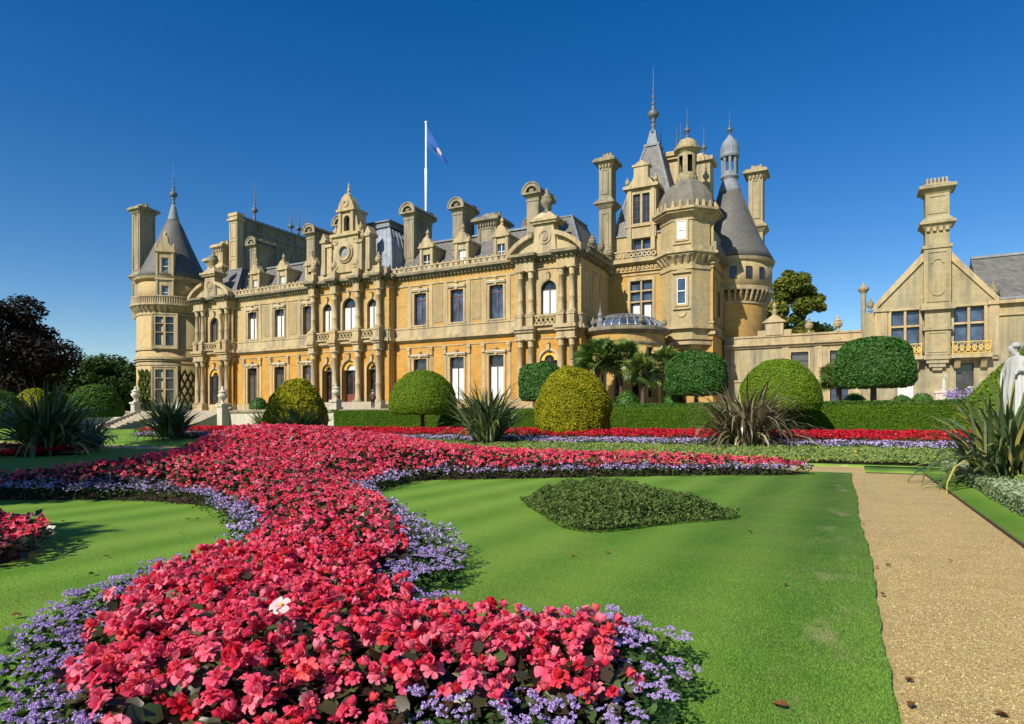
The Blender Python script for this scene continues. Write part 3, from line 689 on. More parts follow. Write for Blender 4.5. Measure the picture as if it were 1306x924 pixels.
# --- chimneys
def chimney_arch(x0, x1, y0, y1, z0, z1):
    m = MB(); w = x1-x0; xc = (x0+x1)/2
    m.box(x0, x1, y0, y1, z0, z1-1.5); m.box(x0-.1, x1+.1, y0-.1, y1+.1, z0, z0+1.2); m.box(x0-.16, x1+.16, y0-.16, y1+.16, z0+1.2, z0+1.4)
    m.box(x0-.06, x1+.06, y0-.06, y1+.06, z1-1.75, z1-1.6)
    for s in (0, 1): m.box(x0+.1+s*(w-.45), x0+.35+s*(w-.45), y0-.05, y1+.05, z0+1.8, z1-2.1)
    m.frust((x0, x1, y0, y1), z1-1.5, (x0-.25, x1+.25, y0-.25, y1+.25), z1-1.05)
    R = w/2+.30; zc = z1-1.0
    for a_, b_, ya, yb in ((R*.66, R, y0-.34, y1+.34),):
        m.ringu(xc, zc, a_, b_, ya, yb, 14, 0, pi); m.ringu(xc, zc, a_, b_, yb, ya, 14, 0, pi)
    m.box(xc-R-.08, xc+R+.08, y0-.4, y1+.4, zc-.14, zc+.02); m.ringu(xc, zc, R*.98, R*1.12, y0-.42, y0-.2, 14, 0, pi); m.ringu(xc, zc, R*.98, R*1.12, y1+.42, y1+.2, 14, 0, pi)
    m.prism([(xc+R*.68*cos(pi*k/10), zc+R*.68*sin(pi*k/10)) for k in range(11)], y0+.05, y1-.05)
    m.lathe(xc, y0-.1, [(.0, zc-.0), (R*.3, zc+.05), (R*.34, zc+.3), (.0, zc+.5)], 8)
    m.box(x0+w*.28, x1-w*.28, y0-.05, y0, z0+1.8, z1-2.2)
    for k in range(3): m.tube((xc-.0, y0+.3+(y1-y0-.6)*k/2, z1-1.05+R*1.0), (xc, y0+.3+(y1-y0-.6)*k/2, z1-1.05+R*1.05+.12), .14, .12, 8)
    m.build('chimney', M['stack'], manor)
for c in ((-42.75, -41.45, 56, 59.4, 17.2, 24.95), (-36.5, -35.3, 56, 58.4, 18, 24.55), (-27.9, -26.65, 56, 59, 18, 24.6), (-28.95, -27.95, 58.2, 59.4, 19, 22.2),
          (-57.1, -55.85, 56, 59.4, 18, 24.75), (-66.8, -65.7, 56, 58.6, 18, 24.6), (-53.4, -52.0, 57, 60, 17.5, 25.4)): chimney_arch(*c)
def chimney_flat(x0, x1, y0, y1, zs, ledges, mat='trim', pots=0, parent=None):
    """square stack with moulded ledges at the given heights and a moulded cap"""
    m = MB(); m.box(x0, x1, y0, y1, zs[0], zs[1])
    for z in ledges:
        m.frust((x0-.05, x1+.05, y0-.05, y1+.05), z-.45, (x0-.35, x1+.35, y0-.35, y1+.35), z); m.box(x0-.42, x1+.42, y0-.42, y1+.42, z, z+.2)
        m.frust((x0-.3, x1+.3, y0-.3, y1+.3), z+.2, (x0-.02, x1+.02, y0-.02, y1+.02), z+.65)
    z = zs[1]
    m.frust((x0-.05, x1+.05, y0-.05, y1+.05), z-.6, (x0-.3, x1+.3, y0-.3, y1+.3), z-.2); m.box(x0-.5, x1+.5, y0-.5, y1+.5, z-.2, z+.05); m.box(x0-.35, x1+.35, y0-.35, y1+.35, z+.05, z+.22)
    n = int((x1-x0)/.3)
    for k in range(n):
        u = x0+(k+.5)*(x1-x0)/n; m.box(u-.08, u+.08, y0-.2, y0, z-.75, z-.35)
    m.frust((x0+.1, x1-.1, y0+.1, y1-.1), z+.2, (x0+.5, x1-.5, y0+.5, y1-.5), z+.75)
    for k in range(pots):
        u = x0+.3+(x1-x0-.6)*k/max(1, pots-1); m.lathe(u, (y0+y1)/2, [(.2, z+.2), (.16, z+.9), (.2, z+.95), (.0, z+1.0)], 8)
    lo = [zs[0]] + list(ledges)
    for a, b in zip(lo, list(ledges)+[zs[1]]):
        if b-a > 2.2: panelframe(m, x0+.25, x1-.25, a+.95, b-.85, y0, .14, .07)
    return m.build('chimney', M[mat], parent or manor)
chimney_flat(-34.1, -31.9, 57, 59.6, (18, 22.2), [], 'stack', 5)
chimney_flat(-22.0, -20.75, 60.2, 61.7, (16, 27.2), [22.9], 'stack', 3)
chimney_flat(-90.55, -88.75, 55.6, 57.9, (16, 31.6), [21.9], 'stack', 3)
chimney_flat(-74.6, -73.2, 57, 59, (17, 24.6), [21.6], 'trim', 2)
chimney_flat(-76.2, -75.2, 57, 58.5, (17, 23.0), [], 'trim', 1)
# steep rear roof running back over the west side, with its end stack
m = MB(); m.box(-71.9, -70.4, 57, 58.0, 19, 28.2); m.box(-72.15, -70.2, 56.8, 58.2, 27.6, 27.9); m.box(-72.05, -70.3, 56.9, 58.1, 28.2, 28.6)
for k in range(3): panelframe(m, -71.75, -70.55, 20.5+k*2.4, 22.6+k*2.4, 57, .12, .06)
m.build('chimney', M['trim'], manor)
m = MB(); m.sprism([(58, 17), (70, 17), (70, 28.0), (58, 28.0)], -71.75, -70.55); m.build('attic_wall', M['grey'], manor)  # dark stone puts the unlit side of this wall into its colour
m = MB(); m.sprism([(58.2, 17), (70, 17), (70, 27.2), (58.2, 27.2)], -73.0, -71.76); m.build('slate_roof', M['slate'], manor)
m = MB(); m.box(-72.0, -70.3, 58.0, 70.1, 28.0, 28.3); m.box(-70.55, -70.40, 58, 70, 26.6, 26.75); m.build('ridge_lead', M['lead'], manor)
m = MB(); spire(m, -70.9, 60.2, 28.2, 5.6, 1.1); m.build('finial', M['spire'], manor, True)
for y in (66.8, 68.3, 69.8):
    m = MB(); spire(m, -71.2, y, 28.2, 4.4, 1.15); m.build('finial', M['spire'], manor, True)

# --- round west tower
TC = (-83.6, 57.2); TR = 4.5
def cyl(name, mat, c, prof, n=48, sm=True, ph=0):
    m = MB(); m.lathe(c[0], c[1], prof, n, ph); return m.build(name, M[mat], manor, sm)
cyl('tower_wall', 'cream', TC, [(TR+.08, TZ-.3), (TR+.08, 3.4), (TR, 3.5), (TR, 16.7)])
cyl('tower_wall', 'cream', TC, [(TR-.2, 17.2), (TR-.2, 20.6)])
m = MB()
for z, d, h in ((8.9, .1, .25), (9.7, .38, .28), (9.45, .2, .25), (10.9, .16, .22), (15.6, .12, .2)): m.lathe(TC[0], TC[1], [(TR-.02, z), (TR+d, z), (TR+d, z+h), (TR-.02, z+h+.06)], 48, caps=False)
m.lathe(TC[0], TC[1], [(TR, 16.0), (TR+.3, 16.35), (TR+.62, 16.8), (TR+.78, 16.85), (TR+.78, 17.05), (TR+.55, 17.1), (TR+.5, 17.9), (TR+.66, 17.95), (TR+.66, 18.1), (TR+.3, 18.1), (TR+.3, 17.1), (TR-.3, 17.1)], 48, caps=False)
for k in range(40):
    t = 2*pi*k/40; c_, s_ = cos(t), sin(t); m.tube((TC[0]+c_*(TR+.05), TC[1]+s_*(TR+.05), 16.0), (TC[0]+c_*(TR+.6), TC[1]+s_*(TR+.6), 16.75), .13, .16, 5)
for k in range(110):
    t = 2*pi*k/110; m.tube((TC[0]+cos(t)*(TR+.54), TC[1]+sin(t)*(TR+.54), 17.1), (TC[0]+cos(t)*(TR+.54), TC[1]+sin(t)*(TR+.54), 17.95), .09, .09, 5)
m.lathe(TC[0], TC[1], [(TR-.2, 20.2), (TR+.25, 20.45), (TR+.4, 20.75), (TR+.1, 20.8)], 48, caps=False)
m.build('tower_trim', M['trim'], manor)
cyl('cone_roof', 'cone', TC, [(TR+.3, 20.75), (TR-.35, 21.8), (TR*.74, 23.6), (TR*.5, 26.0), (TR*.27, 28.5), (.62, 29.6)], 40)
cyl('roof_cap', 'leadlight', TC, [(.74, 29.35), (.74, 29.6), (.36, 31.2), (.26, 31.6)], 16)
m = MB(); spire(m, TC[0], TC[1], 31.2, 6.6, 1.35); m.build('finial', M['spire'], manor, True)
def tower_frame(c, R, ang):
    """wall frame on a round tower: ang = azimuth of the outward normal, 0 = facing -Y, positive turns towards +X"""
    return (c[0]+R*sin(ang), c[1]-R*cos(ang), 0), ang
TA = radians(46)
for (z0, z1, rows) in ((3.9, 8.3, [(3.9, 5.6), (5.72, 7.1), (7.22, 8.3)]), (11.5, 15.3, [(11.5, 13.2), (13.3, 14.35), (14.45, 15.3)])):
    o, a = tower_frame(TC, TR+.06, TA-.06)
    m = MB(o, a); mm = [(-.62, .95, b, c) for b, c in rows] + [(.62, .95, b, c) for b, c in rows]
    wall(m, -1.45, 1.45, z0-.35, z1+.4, -.18, mm, .3); panelframe(m, -1.6, 1.6, z0-.45, z1+.5, -.18, .2, .07)
    m.box(-1.62, -1.44, -.19, .3, z0-.44, z1+.48); m.box(1.44, 1.62, -.19, .3, z0-.44, z1+.48)
    m.build('window_surround', M['trim'], manor)
    for op in mm: window(manor, o, a, -.22, op, 'plain', 'brown', 'glass')
o, a = tower_frame(TC, TR-.25, TA-.06)
m = MB(o, a); op = [(0, .85, 17.6, 19.5), (0, .85, 20.9, 23.2)]
wall(m, -.85, .85, 17.1, 23.9, -.3, op, .3); m.box(-.85, .85, .05, 2.6, 20.5, 23.9)
for s in (-1, 1): m.box(s*.95-.12, s*.95+.12, -.42, 2.4, 17.1, 23.9)
m.box(-1.25, 1.25, -.55, 2.6, 23.9, 24.15); m.prism([(-1.1, 24.15), (1.1, 24.15), (.8, 24.7), (.45, 25.1), (.3, 26), (-.3, 26), (-.45, 25.1), (-.8, 24.7)], -.35, .4)
m.lathe(0, 0, [(.3, 26), (.2, 26.2), (.25, 26.4), (.0, 26.9)], 8); m.lathe(-1.05, -.2, [(.12, 24.15), (.2, 24.7), (.0, 25.2)], 6); m.lathe(1.05, -.2, [(.12, 24.15), (.2, 24.7), (.0, 25.2)], 6)
m.box(-1.15, 1.15, -.5, .1, 20.2, 20.45)
m.build('dormer', M['trim'], manor)
for q in op: window(manor, o, a, -.35, q, 'sash', 'whitep', 'glassreflect')

# --- east tower block with pyramid roof
TO = (0, 61.0, 0); bx0, bx1 = -21.3, -11.2
big = [(-17.95, 2.15, 11.2, 15.1)]
m = MB(TO); wall(m, bx0, bx1, TZ-.3, 16.9, 0, [(-17.95, 2.15, 11.2, 15.1)], .38); m.build('tower_wall', M['honey'], manor)
m = MB(TO); sm_ = (-17.95, 1.7, 17.45, 19.2)
wall(m, bx0, bx1, 16.9, 19.75, .25, [(-17.95, 1.7, 17.45, 19.25)], .38); m.build('tower_wall', M['cream'], manor)
m = MB((bx1, 61.0, 0), pi/2)
wall(m, 0, 9.5, TZ-.3, 16.9, 0, [(3, 1.2, 11.5, 14), (6, 1.2, 11.5, 14)]); m.build('tower_wall', M['honey'], manor)
m = MB((bx1, 61.25, 0), pi/2); wall(m, 0, 9, 16.9, 19.75, .3, []); m.build('tower_wall', M['cream'], manor)
for u in (3, 6): window(manor, (bx1, 61.0, 0), pi/2, 0, (u, 1.2, 11.5, 14), 'case')
m = MB(TO)
m.box(-18.03, -17.87, -.06, .3, 11.2, 15.1)
for z in (13.1, 14.15): m.box(-19.02, -18.03, -.05, .3, z-.07, z+.07); m.box(-17.87, -16.88, -.05, .3, z-.07, z+.07)
panelframe(m, -19.3, -16.6, 10.95, 15.4, 0, .24, .1)
m.box(-18.02, -17.88, .2, .55, 17.45, 19.25)
for d, z, h in ((.1, 15.7, .12), (.18, 16.05, .1), (.3, 16.75, .15), (.55, 16.9, .2), (.42, 17.1, .12), (.1, 10.55, .2), (.25, 9.5, .3)): m.box(bx0, bx1+d, -d, .2, z, z+h)
for k in range(24):
    u = bx0+.2+k*.42; m.ringu(u, 16.42, .07, .17, -.14, 0, 8)
# attic balustrade
m.box(bx0, -16.6, -.42, -.25, 17.2, 17.34); m.box(bx0, -16.6, -.43, -.24, 17.95, 18.1)
for k in range(11): m.ringu(bx0+.25+k*.44, 17.64, .12, .25, -.38, -.28, 8)
m.build('trim', M['trim'], manor)
m = MB((bx1, 61.0, 0), pi/2)
for d, z, h in ((.1, 15.7, .12), (.3, 16.75, .15), (.55, 16.9, .2), (.1, 10.55, .2), (.25, 9.5, .3)): m.box(-.0, 9.3, -d, .2, z, z+h)
m.box(0, 9.2, -.3, .1, 17.1, 18.1)
for u in (1.2, 4.5, 7.6): panelframe(m, u-1, u+1, 11, 15, 0)
m.build('trim', M['grey'], manor)
cross_window(manor, TO, 0, 0, -17.95, 2.15, [(11.2, 13.03), (13.17, 14.08), (14.22, 15.1)], 'glassreflect')
for s in (-1, 1):
    b = MB(TO); b.face([(-17.95+s*.56-.32, .285, 11.3), (-17.95+s*.56+.32, .285, 11.3), (-17.95+s*.56+.32, .285, 12.9), (-17.95+s*.56-.32, .285, 12.9)]); b.build('blind', M['blind'], manor)
cross_window(manor, TO, 0, .25, -17.95, 1.7, [(17.45, 19.25)], 'glassreflect')
m = MB(TO); m.frust((bx0+.3, -14.4, .35, 7.2), 19.75, (-18.35, -17.1, 2.85, 4.0), 29.3); m.build('pyramid_roof', M['slate'], manor)
m = MB(TO)
for u0, u1, y0, y1 in ((bx0+.3, -18.35, .35, 2.85), (-14.4, -17.1, .35, 2.85), (-14.4, -17.1, 7.2, 4.0)): m.tube((u0, y0, 19.75), (u1, y1, 29.3), .13, .13, 6)
m.box(-18.5, -16.95, 2.7, 4.15, 29.25, 29.5); m.frust((-18.3, -17.15, 2.9, 3.95), 29.5, (-18.0, -17.45, 3.2, 3.7), 31.0); m.box(bx0+.2, -14.3, .1, .5, 19.65, 19.8)
m.build('hip_lead', M['leadlight'], manor)
m = MB(TO); spire(m, -17.72, 3.45, 30.7, 7.0, 1.5); m.build('finial', M['spire'], manor, True)
# its tall dormer
DO = (-17.95, 61.0, 0)
m = MB(DO); dop = [(-.47, .72, 20.75, 23.6), (.47, .72, 20.75, 23.6)]
wall(m, -1.45, 1.45, 19.3, 24.1, -.05, dop, .35); m.box(-1.45, 1.45, .34, 3.4, 19.75, 24.1)
for s in (-1, 1): m.face([(s*1.45, -.05, 19.3), (s*1.45, .35, 19.3), (s*1.45, .35, 24.1), (s*1.45, -.05, 24.1)]); m.box(s*1.15-.18, s*1.15+.18, -.18, -.05, 19.4, 24.1); m.box(s*1.15-.2, s*1.15+.2, -.16, .25, 17.3, 19.4)
m.box(-1.75, 1.75, -.4, 3.4, 24.1, 24.4); m.prism([(-1.3, 24.4), (1.3, 24.4), (1.0, 24.8), (.7, 25.1), (.7, 26.2), (-.7, 26.2), (-.7, 25.1), (-1.0, 24.8)], -.2, .6)
m.box(-.85, .85, -.3, .7, 26.2, 26.4); m.prism([(-.7, 26.4), (.7, 26.4), (0, 26.85)], -.2, .5); m.lathe(-1.4, 0, urn_prof(24.4, .6), 8); m.lathe(1.4, 0, urn_prof(24.4, .6), 8)
m.box(-1.6, 1.6, -.2, 0, 20.4, 20.6)
m.build('dormer', M['trim'], manor)
for q in dop: window(manor, DO, 0, -.1, q, 'leaded', 'brown', 'glass')
# octagonal stair turret
OC = (-13.75, 61.9); R8 = 2.46; P8 = radians(22.5)
m = MB(); m.lathe(*OC, [(R8*.75, 8.2), (R8*.8, 8.7), (R8*.98, 9.0), (R8*.98, 9.9), (R8, 10.1), (R8, 20.4)], 8, P8); m.build('turret_wall', M['panelcream'], manor)
TRINGS = ((1, 1.06, 8.55, .3), (1, 1.1, 9.0, .12), (1, 1.16, 10.0, .2), (1, 1.05, 15.5, .15), (1, 1.24, 16.75, .18), (1, 1.32, 16.93, .22), (1, 1.1, 17.15, .5), (1, 1.04, 20.0, .15), (1, 1.28, 20.65, .2), (1, 1.36, 20.85, .22))
for lo_, hi_ in ((0, 8.9), (8.9, 9.5), (9.5, 12), (12, 16), (16, 19), (19, 20.4), (20.4, 30)):
    m = MB()
    for r0, r1, z, h in TRINGS:
        if lo_ <= z < hi_: m.lathe(*OC, [(R8*r0-.02, z), (R8*r1, z), (R8*r1, z+h), (R8*r0-.02, z+h)], 8, P8, caps=False)
    m.build('turret_band', M['trim'], manor)
def turret_corbels(z0, z1, d, zz0, zz1, r0, r1, t0_, t1_):
    m = MB(); m.lathe(*OC, [(R8, z0), (R8+d*.35, z0+.3), (R8+d, z1)], 8, P8, caps=False)
    for k in range(8):
        for q in (.2, .5, .8):
            t0, t1 = P8+k*pi/4, P8+(k+1)*pi/4; c_, s_ = (1-q)*cos(t0)+q*cos(t1), (1-q)*sin(t0)+q*sin(t1)
            m.tube((OC[0]+c_*R8*r0, OC[1]+s_*R8*r0, zz0), (OC[0]+c_*R8*r1, OC[1]+s_*R8*r1, zz1), t0_, t1_, 6)
    m.build('turret_cornice', M['trim'], manor)
turret_corbels(16.1, 16.75, .5, 16.1, 16.75, 1.0, 1.2, .12, .2); turret_corbels(20.1, 20.65, .6, 21.05, 21.75, 1.2, 1.2, .2, .1)
fo = (OC[0], OC[1]-R8*cos(P8), 0)
tops = [(0, .85, 12.3, 14.7), (0, .85, 18.3, 20.0)]
for op in tops:
    l, r = -.42, .42
    panelframe(m_ := MB(fo), -.62, .62, op[2]-.2, op[3]+.2, 0, .2, .1); m_.box(-.85, .85, -.22, 0, op[3]+.45, op[3]+.58); m_.prism([(-.6, op[3]+.58), (.6, op[3]+.58), (0, op[3]+1.0)], -.12, 0)
    m_.box(-.8, .8, -.18, 0, op[2]-.5, op[2]-.36); m_.ringu(0, op[2]-.75, .2, .45, -.1, 0, 10, pi, 2*pi)
    m_.build('window_surround', M['trim'], manor)
    window(manor, fo, 0, -.32, op, 'sash', 'whitep', 'glassreflect' if op[2] < 15 else 'blind')
m = MB(); m.lathe(*OC, [(R8*1.16, 21.05), (R8*1.14, 21.6), (R8*1.06, 22.4), (R8*.88, 23.2), (R8*.62, 23.9), (R8*.38, 24.3), (R8*.3, 24.4)], 8, P8); m.build('turret_dome', M['dome'], manor)
m = MB(); m.lathe(*OC, [(.95, 24.2), (1.0, 24.45), (1.0, 24.65), (.88, 24.7)], 16)
for k in range(6):
    t = pi/6+k*pi/3; m.lathe(OC[0]+.02*cos(t), OC[1]+.02*sin(t), [(.86, 24.65), (.86, 27.0)], 4, 0, t-.27, t+.27, False)
m.lathe(*OC, [(.87, 24.65), (.87, 25.0), (.8, 25.0)], 18, caps=False); m.lathe(*OC, [(.87, 26.6), (.87, 27.1), (.8, 26.6)], 18, caps=False)
m.lathe(*OC, [(.9, 26.9), (1.12, 27.15), (1.25, 27.2), (1.25, 27.4), (1.0, 27.5), (.95, 27.8), (.7, 28.2), (.3, 28.4), (.1, 28.5)], 18); m.build('turret_lantern', M['gable'], manor)
m = MB(); m.lathe(*OC, [(.55, 24.7), (.55, 26.9)], 12); m.build('lantern_shade_core', M['dark'], manor)  # near-black core paints the shade seen through the lantern openings
m = MB(); spire(m, *OC, 28.3, 3.2, .8); m.build('finial', M['spire'], manor, True)
# great rear stack with pinnacles
m = MB(); m.box(-17.6, -15.2, 66, 68.5, 18, 28.3); m.box(-17.9, -14.9, 65.7, 68.8, 28.3, 28.6); m.box(-18.1, -14.7, 65.5, 69, 28.6, 28.85); m.frust((-17.7, -15.1, 66, 68.5), 28.85, (-17.0, -15.8, 66.6, 67.8), 29.5)
m.build('chimney', M['trim'], manor)
for x, y, z in ((-17.4, 66.2, 28.8), (-15.4, 66.3, 28.8), (-13.1, 66.5, 28.2), (-16.2, 68, 29.2)):
    m = MB(); spire(m, x, y, z, 3.4, .75); m.build('finial', M['spire'], manor, True)
m = MB(); m.box(-14.6, -12.4, 66, 68, 18, 27.6); m.box(-14.9, -12.1, 65.7, 68.3, 27.6, 28.0); m.frust((-14.5, -12.5, 66.1, 67.9), 28, (-13.7, -13.2, 66.8, 67.3), 28.8); m.build('chimney', M['trim'], manor)
# --- round east tower
EC = (-11.2, 70.3); ER = 3.6
cyl('tower_wall', 'honey', EC, [(ER, TZ-.3), (ER, 13.4), (ER, 14.4)])
cyl('tower_wall', 'cream', EC, [(ER+.55, 14.6), (ER+.55, 17.6)])
m = MB()
for k in range(44):
    t = 2*pi*k/44; c_, s_ = cos(t), sin(t)
    for j in range(3): m.tube((EC[0]+c_*(ER+.05+.16*j), EC[1]+s_*(ER+.05+.16*j), 13.5+.36*j), (EC[0]+c_*(ER+.3+.16*j), EC[1]+s_*(ER+.3+.16*j), 13.9+.36*j), .12, .15, 5)
m.lathe(*EC, [(ER, 14.5), (ER+.62, 14.55), (ER+.62, 14.9), (ER+.55, 14.95)], 48, caps=False); m.lathe(*EC, [(ER, 13.2), (ER+.12, 13.25), (ER+.12, 13.45), (ER, 13.5)], 48, caps=False)
m.lathe(*EC, [(ER+.5, 17.3), (ER+.75, 17.5), (ER+.85, 17.8), (ER+.5, 17.85)], 48, caps=False)
for z in (9.4,): m.lathe(*EC, [(ER-.02, z), (ER+.2, z), (ER+.2, z+.3), (ER-.02, z+.3)], 48, caps=False)
m.build('tower_trim', M['trim'], manor)
for ang in (-.12, .24, .60, .96):
    o, a = tower_frame(EC, ER+.57, ang); window(manor, o, a, -.3, (0, .62, 15.6, 16.8), 'plain', 'brown', 'glass')
cyl('cone_roof', 'cone', EC, [(ER+.8, 17.85), (ER+.35, 18.7), (ER*.85, 20.4), (ER*.55, 23.2), (ER*.3, 25.6)], 40)
cyl('roof_cap', 'leadlight', EC, [(ER*.33, 25.2), (ER*.31, 25.7), (.8, 26.6), (.74, 26.9), (.95, 27.0), (.95, 27.15)], 20)
m = MB()
for k in range(8):
    t = k*pi/4+.2; m.tube((EC[0]+.72*cos(t), EC[1]+.72*sin(t), 27.1), (EC[0]+.72*cos(t), EC[1]+.72*sin(t), 29.2), .15, .15, 6)
m.lathe(*EC, [(.8, 27.1), (.8, 27.6), (.7, 27.6)], 16, caps=False); m.lathe(*EC, [(.95, 29.1), (1.02, 29.3), (.98, 29.5), (.95, 30.1), (.75, 30.7), (.4, 31.2), (.15, 31.5)], 16); m.build('tower_lantern', M['lead'], manor)
m = MB(); spire(m, *EC, 31.2, 3.1, .8); m.build('finial', M['spire'], manor, True)
chimney_flat(-9.45, -8.05, 71.2, 72.9, (12, 27.6), [21.7], 'gable', 2)

# --- glazed garden bay in the angle
BC = (-18.5, 57.4); BR = 3.65
def arcl(m, prof, n=28): m.lathe(BC[0], BC[1], prof, n, 0, pi*.85, 2.2*pi)
m = MB(); arcl(m, [(BR, TZ-.3), (BR, 3.6)]); arcl(m, [(BR-.3, 8.0), (BR, 8.0), (BR, 9.4)]); arcl(m, [(BR-.4, 3.6), (BR-.4, 8.0)])
for k in range(9):
    t = pi+k*pi/8; x, y = BC[0]+BR*cos(t)*.985, BC[1]+BR*sin(t)*.985
    m.box(x-.34, x+.34, y-.34, y+.34, TZ, 8.0)
m.build('bay_wall', M['honey'], manor)
m = MB(); arcl(m, [(BR, 8.3), (BR+.1, 8.3), (BR+.1, 8.45), (BR, 8.5)]); arcl(m, [(BR, 9.2), (BR+.2, 9.35), (BR+.5, 9.5), (BR+.5, 9.7), (BR+.42, 9.8), (BR-.1, 9.85)])
for k in (0, 2, 5, 7): 
    t = pi+.3+k*pi/8; m.lathe(BC[0]+BR*1.05*cos(t), BC[1]+BR*1.05*sin(t), urn_prof(9.8, .62), 8)
m.build('bay_trim', M['grey'], manor)
m = MB()
for k in range(8):
    t = pi+(k+.5)*pi/8; x, y = BC[0]+(BR-.34)*cos(t), BC[1]+(BR-.34)*sin(t); d = .5; tx, ty = -sin(t), cos(t)
    m.face([(x-d*tx, y-d*ty, 3.7), (x+d*tx, y+d*ty, 3.7), (x+d*tx, y+d*ty, 7.9), (x-d*tx, y-d*ty, 7.9)])
m.build('pane', M['glass'], manor)
dp = [(BR*.98*cos(q), 9.85+1.35*sin(q)) for q in np.linspace(0, pi/2*.93, 8)]
m = MB(); arcl(m, dp); m.build('glass_dome', M['glassreflect'], manor)
m = MB()
for k in range(17):
    t = pi+k*pi/16
    for (r0, z0), (r1, z1) in zip(dp, dp[1:]): m.tube((BC[0]+(r0+.02)*cos(t), BC[1]+(r0+.02)*sin(t), z0+.03), (BC[0]+(r1+.02)*cos(t), BC[1]+(r1+.02)*sin(t), z1+.03), .09, .09, 5)
for r0, z0 in (dp[0], dp[3], dp[5]): arcl(m, [(r0+.03, z0), (r0+.1, z0+.08), (r0-.02, z0+.16)])
arcl(m, [(1.1, 11.1), (.9, 11.25), (.0, 11.4)])
m.lathe(BC[0]-1.2, BC[1]-BR+.45, [(.3, 9.8), (.34, 10.4), (.2, 10.7), (.26, 10.9), (.12, 11.2), (.05, 11.5), (.0, 12.3)], 8)
m.build('glazing_bar', M['zinc'], manor)

# ------------------------------------------------------------------ gabled east wing and low corridor
wingE = empty('gabled_wing', (6, 61, TZ), 'small pale stone wing with a steep gable, central chimney and gilded balconies', 'house wing')
EO = (0, 61.0, 0)
wl = [(3.95, 1.95, 7.0, 10.45)]; wr = [(8.2, 1.95, 7.0, 10.45)]
dl = (3.95, 1.15, TZ, 6.05); dr = (7.95, 1.15, TZ, 6.05)
m = MB(EO); wall(m, 1.85, 9.95, TZ-.3, 10.75, 0, wl+wr+[dl, dr]); m.face([(1.85, 0, 10.75), (9.95, 0, 10.75), (6.1, 0, 15.75)]); m.box(9.95, 26, .0, .3, TZ-.3, 10.75); m.box(.9, 1.85, .5, .9, TZ-.3, 10.6)
m.build('gable_wall', M['gable'], wingE)
m = MB((1.85, 61, 0), -pi/2); m.face([(-7, 0, TZ-.3), (0, 0, TZ-.3), (0, 0, 10.75), (-7, 0, 10.75)]); m.build('side_wall', M['cream'], wingE)
m = MB(EO)
m.box(1.75, 10.05, -.22, .05, 6.3, 6.55); m.box(1.75, 10.05, -.32, .05, 6.55, 6.75)
for a, b in ((1.8, 2.7), (9.5, 10.1)): m.box(a, b, -.12, .05, 6.75, 10.5); m.box(a-.1, b+.1, -.25, .05, 10.5, 10.8)
m.box(10.1, 26, -.4, .3, 10.5, 10.8); m.box(10.1, 26, -.15, .0, 9.6, 9.75)
for s, (u0, u1) in ((0, (1.7, 6.1)), (1, (10.1, 6.1))):                 # coping of the gable
    m.prism([(u0, 10.55), (u0, 11.05), (u1, 16.1), (u1, 15.3)], -.18, .3)
for op in wl+wr:
    uc, w = op[0], op[1]
    m.box(uc-.09, uc+.09, -.02, .3, 7.0, 10.45); m.box(uc-w/2, uc-.09, -.015, .3, 9.12, 9.28); m.box(uc+.09, uc+w/2, -.015, .3, 9.12, 9.28)
    m.box(uc-w/2-.2, uc-w/2, -.1, 0, 6.8, 10.5); m.box(uc+w/2, uc+w/2+.2, -.1, 0, 6.8, 10.5); m.box(uc-w/2-.3, uc+w/2+.3, -.14, 0, 10.5, 10.66)
for u0, u1 in ((3.0, 5.0), (7.05, 9.45)):
    for u in (u0+.35, u1-.35): m.sprism([(0, 5.6), (-.35, 5.7), (-.75, 6.3), (0, 6.3)], u-.2, u+.2)
    m.box(u0-.1, u1+.1, -1.0, -.3, 6.42, 6.72)
m.build('trim', M['trim'], wingE)
for op in wl+wr:
    for s in (-1, 1):
        q = op[0]+s*(op[1]/4+.045); wdt = op[1]/2-.09
        window(wingE, EO, 0, 0, (q, wdt, 7.0, 9.12), 'plain', 'brown', 'glassreflect'); window(wingE, EO, 0, 0, (q, wdt, 9.28, 10.45), 'plain', 'brown', 'glassreflect')
window(wingE, EO, 0, 0, dl, 'case', 'whitep', 'blind', name='door'); window(wingE, EO, 0, 0, dr, 'case', 'brown', 'glass', name='door')
m = MB(EO)                                           # chimney breast and shaft
m.box(5.25, 6.95, -.6, .05, 6.75, 10.3); m.box(5.1, 7.1, -.75, .05, 8.7, 8.95); m.box(4.95, 7.25, -.95, .05, 10.3, 10.75); m.box(5.2, 7.0, -.5, .6, 10.75, 15.2)
for k, (d, z) in enumerate(((.0, 6.4), (.2, 6.1), (.4, 5.8), (.62, 5.55))): m.box(5.15+d, 7.05-d, -.62+d*.5, .0, z, z+.32)
m.box(5.3, 6.9, -.45, .95, 15.2, 20.0); m.box(5.1, 7.1, -.6, 1.1, 15.2, 15.45)
m.frust((5.3, 6.9, -.45, .95), 16.6, (5.0, 7.2, -.8, 1.2), 17.1); m.box(4.9, 7.3, -.9, 1.3, 17.1, 17.3); m.frust((5.0, 7.2, -.8, 1.2), 17.3, (5.35, 6.85, -.4, .9), 17.8)
for k in range(4): m.box(5.35+k*.42, 5.6+k*.42, -.65, -.4, 16.55, 16.95)
m.frust((5.3, 6.9, -.45, .95), 19.5, (5.0, 7.2, -.75, 1.2), 19.9); m.box(4.85, 7.35, -.9, 1.35, 19.9, 20.15); m.frust((5.0, 7.2, -.75, 1.2), 20.15, (5.35, 6.85, -.4, .9), 20.4)
for k in range(6): m.box(5.35+k*.26, 5.5+k*.26, -.4, .9, 20.35, 20.8)
